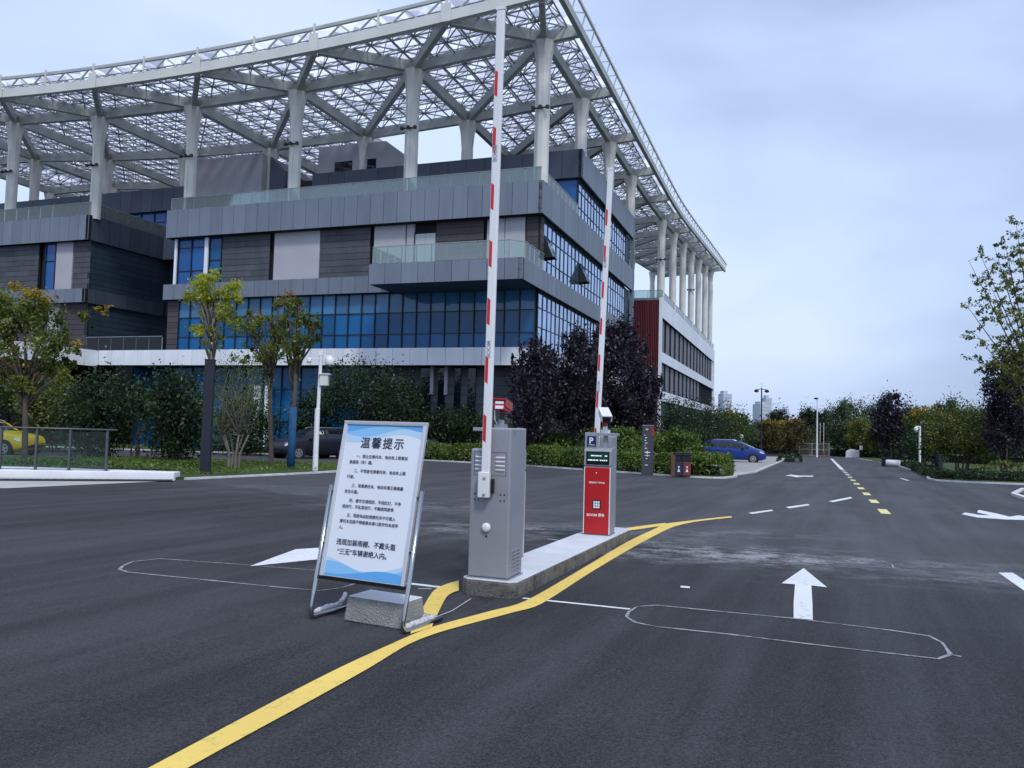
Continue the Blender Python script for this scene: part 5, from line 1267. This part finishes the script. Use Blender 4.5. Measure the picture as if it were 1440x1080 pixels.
# litter bins
c = gd(958.5, 31.75); t = empty('litter_bin', c, -.1, 'brown two compartment litter bin with blue and red doors by the hedge', 'litter bin')
wd = mat('brown_slats', (.10, .055, .03), .7, island=.3)
b = MB()
for x0, x1 in ((-.40, -.24), (-.02, .0)):
    n = 5
    for i in range(n): a = x0 + (x1 - x0) * i / n; b.box(a, a + (x1 - x0) / n - .004, -.2, .2, .05, .86)
b.build('slat_side', wd, t)
b = MB(); b.box(-.24, -.02, -.18, .2, .05, .86); b.box(0, .36, -.18, .2, .05, .86); b.build('bin_body', K['black'], t)
for x0, x1, m_, lab in ((-.235, .02, mat('bin_blue', (.018, .018, .055), .5), 'blue'), (.07, .36, mat('bin_red', (.16, .03, .03), .5), 'red')):
    b = MB(); b.box(x0, x1, -.205, -.181, .08, .60); dd_ = b.build('door', m_, t, bevel=.006); dd_['label'] = 'dark %s bin door with a white symbol' % lab
    xc = (x0 + x1) / 2; b = MB(); b.prism([(xc - .055, -.2056, .22), (xc + .055, -.2056, .22), (xc, -.2056, .36)], (0, -.002, 0)); b.box(xc - .03, xc + .03, -.2076, -.2055, .38, .44); b.build('symbol', K['white_panel'], dd_)
for x0, x1 in ((-.26, .05), (.06, .38)):
    b = MB(); b.box(x0, x1, -.22, .22, .865, .91); b.box(x0 + .02, x1 - .02, -.19, .19, .912, .98); b.build('hood', K['black'], t, bevel=.008)
# lamp posts
c = gd(1070.5, 69); t = empty('street_lamp', c, 0, 'dark double headed lamp post beyond the blue car', 'street lamp')
b = MB(); b.tube([(0, 0, 0), (0, 0, 1.2), (0, 0, 1.22), (0, 0, 6.3)], [.13, .12, .075, .05], 10); b.build('pole', K['navy'], t, smooth=False)
b = MB(); b.tube([(-.45, 0, 6.15), (0, 0, 6.22), (.45, 0, 6.15)], .03, 6); b.build('cross_arm', K['navy'], t)
for s in (-1, 1): b = MB(); b.lathe((s * .45, 0, 6.12), [(.05, -.22), (.19, -.16), (.2, -.05), (.06, .06)], 12); b.build('lamp_head', K['navy'], t)
b = MB(); b.tube([(0, 0, 6.3), (0, 0, 6.75)], .012, 5); b.build('finial', K['navy'], t)
c = gd(1149, 103); t = empty('street_lamp', c, 0, 'tall pale lamp post at the far gate', 'street lamp')
b = MB(); b.tube([(0, 0, 0), (0, 0, 4), (0, 0, 7.35)], [.13, .09, .06], 10); b.build('pole', K['white'], t)
b = MB(); b.tube([(0, 0, 7.3), (-.1, 0, 7.55)], .04, 6); b.lathe((-.15, 0, 7.55), [(.05, -.1), (.3, -.04), (.28, .08), (.08, .14)], 12); b.build('lamp_head', K['black'], t)
c = gd(1043, 76); t = empty('marker_post', c, 0, 'small white post with a round head behind the blue car', 'post')
b = MB(); b.tube([(0, 0, 0), (0, 0, 2.2)], .05, 8); b.build('pole', K['white'], t); b = MB(); b.lathe((0, 0, 2.0), [(.04, -.1), (.16, -.05), (.16, .25), (.03, .35)], 10); b.build('head', K['white'], t)
c = gd(1293.5, 58); t = empty('camera_pole', c, 0, 'white camera post among the bushes on the verge', 'camera pole')
b = MB(); b.tube([(0, 0, 0), (0, 0, 3.05)], .075, 8); b.build('pole', K['white'], t); b = MB(); b.box(-.3, .02, -.04, .04, 2.98, 3.06); b.lathe((-.28, 0, 2.72), [(.03, .26), (.14, .2), (.15, .05), (.06, -.1)], 12); b.build('dome_camera', K['white'], t)
c = gd(1275, 62); t = empty('garden_lantern', c, 0, 'short pale garden lantern beside the solitary purple tree', 'lantern')
b = MB(); b.box(-.17, .17, -.17, .17, 0, .35); b.build('plinth', K['white_panel'], t); b = MB(); b.tube([(0, 0, .35), (0, 0, .75)], .05, 8); b.box(-.14, .14, -.14, .14, .75, .98); b.build('lamp_body', K['white_panel'], t); b = MB(); b.box(-.22, .22, -.22, .22, .985, 1.05); b.build('roof', K['black'], t)
c = gd(1256, 60); o = None; t = empty('sheeting_roll', c, -.5, 'white roll of sheeting lying on the verge kerb', 'roll')
b = MB(); b.lathe((0, 0, .27), [(.2, -.5), (.25, -.46), (.25, .46), (.2, .5)], 14, axis='x'); b.build('roll', K['white'], t, smooth=True)
c = gd(1244.5, 61); t = empty('ballot_box', c, -.3, 'dark box on the kerb beside the white roll', 'box'); t.name = 'utility_box'
b = MB(); b.box(-.22, .22, -.2, .2, 0, .62); b.build('box_body', K['black'], t, bevel=.02); b = MB(); b.box(-.25, .25, -.23, .23, .62, .68); b.build('lid', K['navy'], t)
# far gate
wp = mat('white_cabinet', (.62, .64, .68), .5, var=.05)
c = gd(1153.5, 118); barrier_gate(c, RZ, 'far white barrier cabinet with raised arm at the road end', 4.0, wp, 'barrier gates with raised arms', False)
rp = mat('red_cabinet', (.42, .02, .02), .5, var=.05)
c = gd(1158.5, 116); barrier_gate(c, RZ, 'far red barrier cabinet with raised arm at the road end', 4.0, rp, 'barrier gates with raised arms', False)
c = gd(1199, 108); t = empty('domed_stone', c, RZ, 'white domed stone block at the end of the road', 'stone block')
b = MB(); P = [(-.85, -.3, 0), (.85, -.3, 0), (.85, -.3, .7)] + [(.85 * math.cos(a), -.3, .7 + .42 * math.sin(a)) for a in [pi * k / 12 for k in range(1, 12)]] + [(-.85, -.3, .7)]
b.prism(P, (0, .6, 0)); b.build('stone_body', K['white_panel'], t, bevel=.04); b = MB(); b.box(-.95, .95, -.4, .4, -.05, .06); b.build('plinth', K['conc_top'], t)
c = gd(1211, 110); t = empty('camera_post', c, RZ, 'post with a white box and angled camera by the domed stone', 'camera post')
b = MB(); b.box(-.2, .2, -.2, .2, 0, .9); b.build('cabinet', K['navy'], t); b = MB(); b.tube([(0, 0, .9), (0, 0, 1.2)], .05, 6); b.build('post', K['navy'], t)
b = MB(); b.box(-.2, .2, -.12, .12, 1.05, 1.65); b.build('white_box', K['white_panel'], t); b = MB(); b.bar((-.2, 0, 1.0), (-.75, 0, .85), .14, .14); b.build('camera', K['white_panel'], t)
t = empty('wire_fence', gd(1125, 113), 0, 'pale wire mesh fence before the trees left of the far gate', 'fence'); o_ = gd(1125, 113); b = MB(); P = [gd(px, 113) - o_ for px in (1078, 1106, 1124, 1142, 1166)]
for p in P:
    q = MB(); q.tube([p, p + Vector((0, 0, 1.9))], .05, 6); q.build('post', K['steel_g'], t)
for i in range(4):
    b = MB()
    for k in range(16): a = P[i].lerp(P[i + 1], k / 16); b.tube([a + Vector((0, 0, .1)), a + Vector((0, 0, 1.8))], .012, 3, cap=False)
    for z in (.1, .95, 1.8): b.bar(P[i] + Vector((0, 0, z)), P[i + 1] + Vector((0, 0, z)), .04, .04)
    b.build('mesh_panel', K['steel_g'], t)
# distant towers
for px, w_, top, d, lab in ((1019, 8.5, 550, 700, 'pale distant tower block above the shrubs at the annex end'), (1071, 12, 565, 760, 'broad pale distant tower block behind the double headed lamp'), (1078, 7, 556, 820, 'slim pale distant tower block right of the double headed lamp')):
    g_ = gd(px, d); g_.z = -8; hz = D(px, top, d).z - g_.z; t = empty('tower_block', g_, .3, lab, 'tower block', 'distant tower blocks')
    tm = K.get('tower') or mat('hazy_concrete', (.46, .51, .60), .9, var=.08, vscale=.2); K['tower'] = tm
    b = MB(); b.box(-w_ / 2, w_ / 2, -w_ / 2, w_ / 2, 0, hz - 2.5); b.build('wall', tm, t); b = MB(); b.box(-w_ / 2 + 1, w_ * .1, -w_ / 3, w_ / 3, hz - 2.5, hz); b.build('roof_house', tm, t)
    b = MB(); n = int((hz - 5) / 3)
    for k in range(n): b.box(-w_ / 2 + .7, w_ / 2 - .7, -w_ / 2 - .05, -w_ / 2 + .05, 2 + k * 3, 3.3 + k * 3)
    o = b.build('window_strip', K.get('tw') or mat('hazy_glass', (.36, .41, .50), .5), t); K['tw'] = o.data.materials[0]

# ================================================================== CARS
def car(name, label, loc, rz, paint, L_=4.5, W_=1.8, H_=1.52, kind='suv', group='parked cars'):
    t = empty(name, loc, rz, label, 'car', group); hl = L_ / 2; w2 = W_ / 2
    if kind == 'mpv': roof = [(-.5, .60), (-.47, .90), (-.40, .985), (-.2, 1.0), (.02, .975), (.12, .915), (.33, .665), (.42, .60), (.47, .53), (.5, .40)]
    elif kind == 'suv': roof = [(-.5, .58), (-.475, .70), (-.42, .93), (-.34, .975), (-.1, 1.0), (.06, .96), (.20, .70), (.34, .655), (.44, .60), (.485, .52), (.5, .40)]
    else: roof = [(-.5, .56), (-.47, .66), (-.36, .76), (-.24, .95), (-.08, 1.0), (.06, .96), (.22, .70), (.36, .64), (.45, .57), (.5, .40)]
    belt = [(-.5, .60), (-.3, .635), (0, .62), (.25, .62), (.40, .585), (.47, .52), (.5, .40)]
    def ip(tab, x):
        for (a, va), (c_, vc) in zip(tab, tab[1:]):
            if x <= c_: return va + (vc - va) * max(0, (x - a)) / (c_ - a)
        return tab[-1][1]
    X = sorted(set([round(-.5 + i / 40, 4) for i in range(41)])); sec = []
    def pt(x, k):                                   # cross-section points of the right half, bottom to roof
        zr = ip(roof, x) * H_; zb = min(ip(belt, x) * H_, zr); e = abs(x) * 2; w = w2 * (1 - .16 * max(0, e - .72) ** 1.3 / .28 ** 1.3)
        zl = .20 + .10 * max(0, e - .8) / .2; gh = zr - zb
        tbl = [(0, zl), (w * .86, zl), (w * .97, zl + .10), (w, zl + (zb - zl) * .45), (w * .985, zl + (zb - zl) * .78), (w * .955, zb), (w * .955 - gh * .26, zb + gh * .55), (w * .955 - gh * .50 - .02, zr - min(.05, gh * .25)), (w * .60, zr + .0), (0, zr + .022)]
        return tbl[k]
    NK = 10; b = MB(); V = []
    for x in X:
        row = [pt(x, k) for k in range(NK)]; full = [(x * L_, -y, z) for y, z in row] + [(x * L_, y, z) for y, z in reversed(row[1:-1])]; V += full
    m = len(V) // len(X); Fs = []
    for i in range(len(X) - 1):
        for j in range(m): j2 = (j + 1) % m; Fs.append((i * m + j, i * m + j2, (i + 1) * m + j2, (i + 1) * m + j))
    Fs.append(tuple(reversed(range(m)))); Fs.append(tuple((len(X) - 1) * m + j for j in range(m))); b.add(V, Fs)
    body = b.build('body', paint, t, smooth=True)
    fw, rw = .31 * L_, -.30 * L_; wr = .325
    def side_pt(x, f, s, o=.008):
        (y0, z0), (y1, z1), (y2, z2) = pt(x, 5), pt(x, 6), pt(x, 7)
        y, z = (y0 + (y1 - y0) * f * 2, z0 + (z1 - z0) * f * 2) if f < .5 else (y1 + (y2 - y1) * (f - .5) * 2, z1 + (z2 - z1) * (f - .5) * 2)
        return (x * L_, s * (y + o), z + o * .3)
    spans = {'mpv': ((-.44, -.27), (-.255, -.06), (-.045, .15), (.16, .24)), 'suv': ((-.40, -.28), (-.265, -.075), (-.06, .115)), 'sedan': ((-.25, -.09), (-.075, .12))}[kind]
    for s in (-1, 1):
        for a, c_ in spans:
            q = MB(); n = 5; P = []
            FR = (.10, .30, .5, .70, .90)
            for i in range(n + 1):
                x = a + (c_ - a) * i / n; P += [side_pt(x, f, s, .016) for f in FR]
            q.add(P, [(i * 5 + j, (i + 1) * 5 + j, (i + 1) * 5 + j + 1, i * 5 + j + 1) for i in range(n) for j in range(4)]); ob = q.build('side_window', K['carglass'], t, fix=False)
            if ob.data.polygons[0].normal.y * s < 0: ob.data.flip_normals()
    def cross(x0, x1, name_):
        q = MB(); n = 4; Vv = []
        for i in range(n + 1):
            x = x0 + (x1 - x0) * i / n; (ya, za), (yb, zb) = pt(x, 8), pt(x, 7)
            w = yb - .03; Vv += [(x * L_ , -w, zb + .012), (x * L_, -w * .5, za + .018), (x * L_, 0, za + .034), (x * L_, w * .5, za + .018), (x * L_, w, zb + .012)]
        q.add(Vv, [(i * 5 + j, i * 5 + j + 1, (i + 1) * 5 + j + 1, (i + 1) * 5 + j) for i in range(n) for j in range(4)]); ob = q.build(name_, K['carglass'], t, fix=False)
        if ob.data.polygons[0].normal.z < 0: ob.data.flip_normals()
    cross(*{'mpv': (.12, .315), 'suv': (.07, .19), 'sedan': (.075, .21)}[kind], 'windscreen'); cross(*{'mpv': (-.492, -.475), 'suv': (-.47, -.425), 'sedan': (-.36, -.25)}[kind], 'rear_window')
    for x in (fw, rw):
        for s in (-1, 1):
            q = MB(); q.lathe((x, s * (w2 - .10), wr), [(wr + .075, -.10), (wr + .075, .104)], 22, axis='y'); q.build('wheel_arch', K['black'], t)
            wo = empty('wheel', (x, s * (w2 - .085), wr)); wo.parent = t
            q = MB(); q.lathe((0, 0, 0), [(wr * .62, -.10), (wr * .95, -.10), (wr, -.06), (wr, .06), (wr * .95, .10), (wr * .62, .10)], 24, axis='y'); q.build('tyre', K['tyre'], wo)
            q = MB(); yo = s * .098
            for k in range(5):
                a = 2 * pi * k / 5 + .3; q.bar((0, yo, 0), (wr * .62 * math.cos(a), yo, wr * .62 * math.sin(a)), .075, .02, up=(0, 1, 0))
            q.lathe((0, yo, 0), [(.07, -.012), (.07, .012)], 12, axis='y'); 
            for k in range(20):
                a, c_ = 2 * pi * k / 20, 2 * pi * (k + 1) / 20; q.bar((wr * .62 * math.cos(a), yo, wr * .62 * math.sin(a)), (wr * .62 * math.cos(c_), yo, wr * .62 * math.sin(c_)), .05, .02, up=(0, 1, 0))
            q.build('rim', K['rim'], wo)
    for s in (-1, 1):
        q = MB(); x0, x1 = .405, .475; P = [(x0, 4, .0), (x1, 4, .0), (x1 - .004, 4, .55), (x0 + .02, 4, .85)]
        V4 = []
        for x, k, f in P:
            (ya, za), (yb, zb) = pt(x, 4), pt(x, 5); V4.append((x * L_ + .012, s * (ya + (yb - ya) * f + .012), za + (zb - za) * f + .004))
        q.add(V4, [(0, 1, 2, 3)]); q.build('headlight', K['lamp'], t, fix=False)
        q = MB(); V4 = []
        for x, f in ((-.493, .0), (-.455, .1), (-.455, .95), (-.488, .95)):
            (ya, za), (yb, zb) = pt(x, 4), pt(x, 5); V4.append((x * L_ - .012, s * (ya + (yb - ya) * f + .012), za + (zb - za) * f))
        q.add(V4, [(0, 1, 2, 3)]); q.build('tail_light', K['lamp_r'], t, fix=False)
        q = MB(); y = pt(.14, 5)[0]; q.box(.125 * L_, .17 * L_, min(s * y, s * (y + .19)), max(s * y, s * (y + .19)), .635 * H_, .72 * H_); q.build('mirror', paint, t, bevel=.03)
        q = MB()
        for dx in (-.065, -.25): x, z = dx * L_, .54 * H_; y = pt(dx, 4)[0]; q.box(x - .09, x + .09, min(s * y, s * (y + .03)), max(s * y, s * (y + .03)), z, z + .025)
        q.build('door_handle', paint, t)
        q = MB(); y = pt(0, 7)[0] - .05; q.tube([(-.36 * L_, s * y, H_ * .985), (-.33 * L_, s * y, H_ * 1.03), (-.02 * L_, s * y, H_ * 1.03), (.03 * L_, s * y, H_ * .99)], .018, 6)
        if kind != 'sedan': q.build('roof_rail', K['rim'], t)
    q = MB(); q.box(hl - .05, hl + .015, -.5, .5, .36, .47); q.build('grille', K['black'], t); q = MB(); q.box(hl + .0, hl + .022, -.24, .24, .40, .50); q.build('number_plate', mat('plate_blue', (.02, .08, .30), .4) if 'plate' not in K else K['plate'], t)
    K['plate'] = t.children[-1].data.materials[0]
    return t
def paint(name, c): return mat(name, c, .30, .0, spec=.5, var=.02)
c = gd(1033.5, 62); car('parked_car', 'blue people carrier parked beyond the hedge on the pale paving', c, math.radians(-20), paint('car_blue', (.008, .035, .22)), 4.6, 1.8, 1.66, 'mpv')
car('parked_car', 'black car with sharp headlights parked behind the camera pole', gd(440, 43), math.radians(180 + 48), paint('car_black', (.010, .012, .022)), 4.6, 1.85, 1.6, 'suv')
car('parked_car', 'dark car mostly hidden behind the notice board', gd(566, 45.5), math.radians(180 + 10), paint('car_dark', (.03, .033, .04)), 4.5, 1.8, 1.5, 'sedan')
car('parked_car', 'bright yellow car parked behind the glass railing', gd(-8, 36), math.radians(-8), paint('car_yellow', (.62, .40, .012)), 4.1, 1.75, 1.5, 'suv')
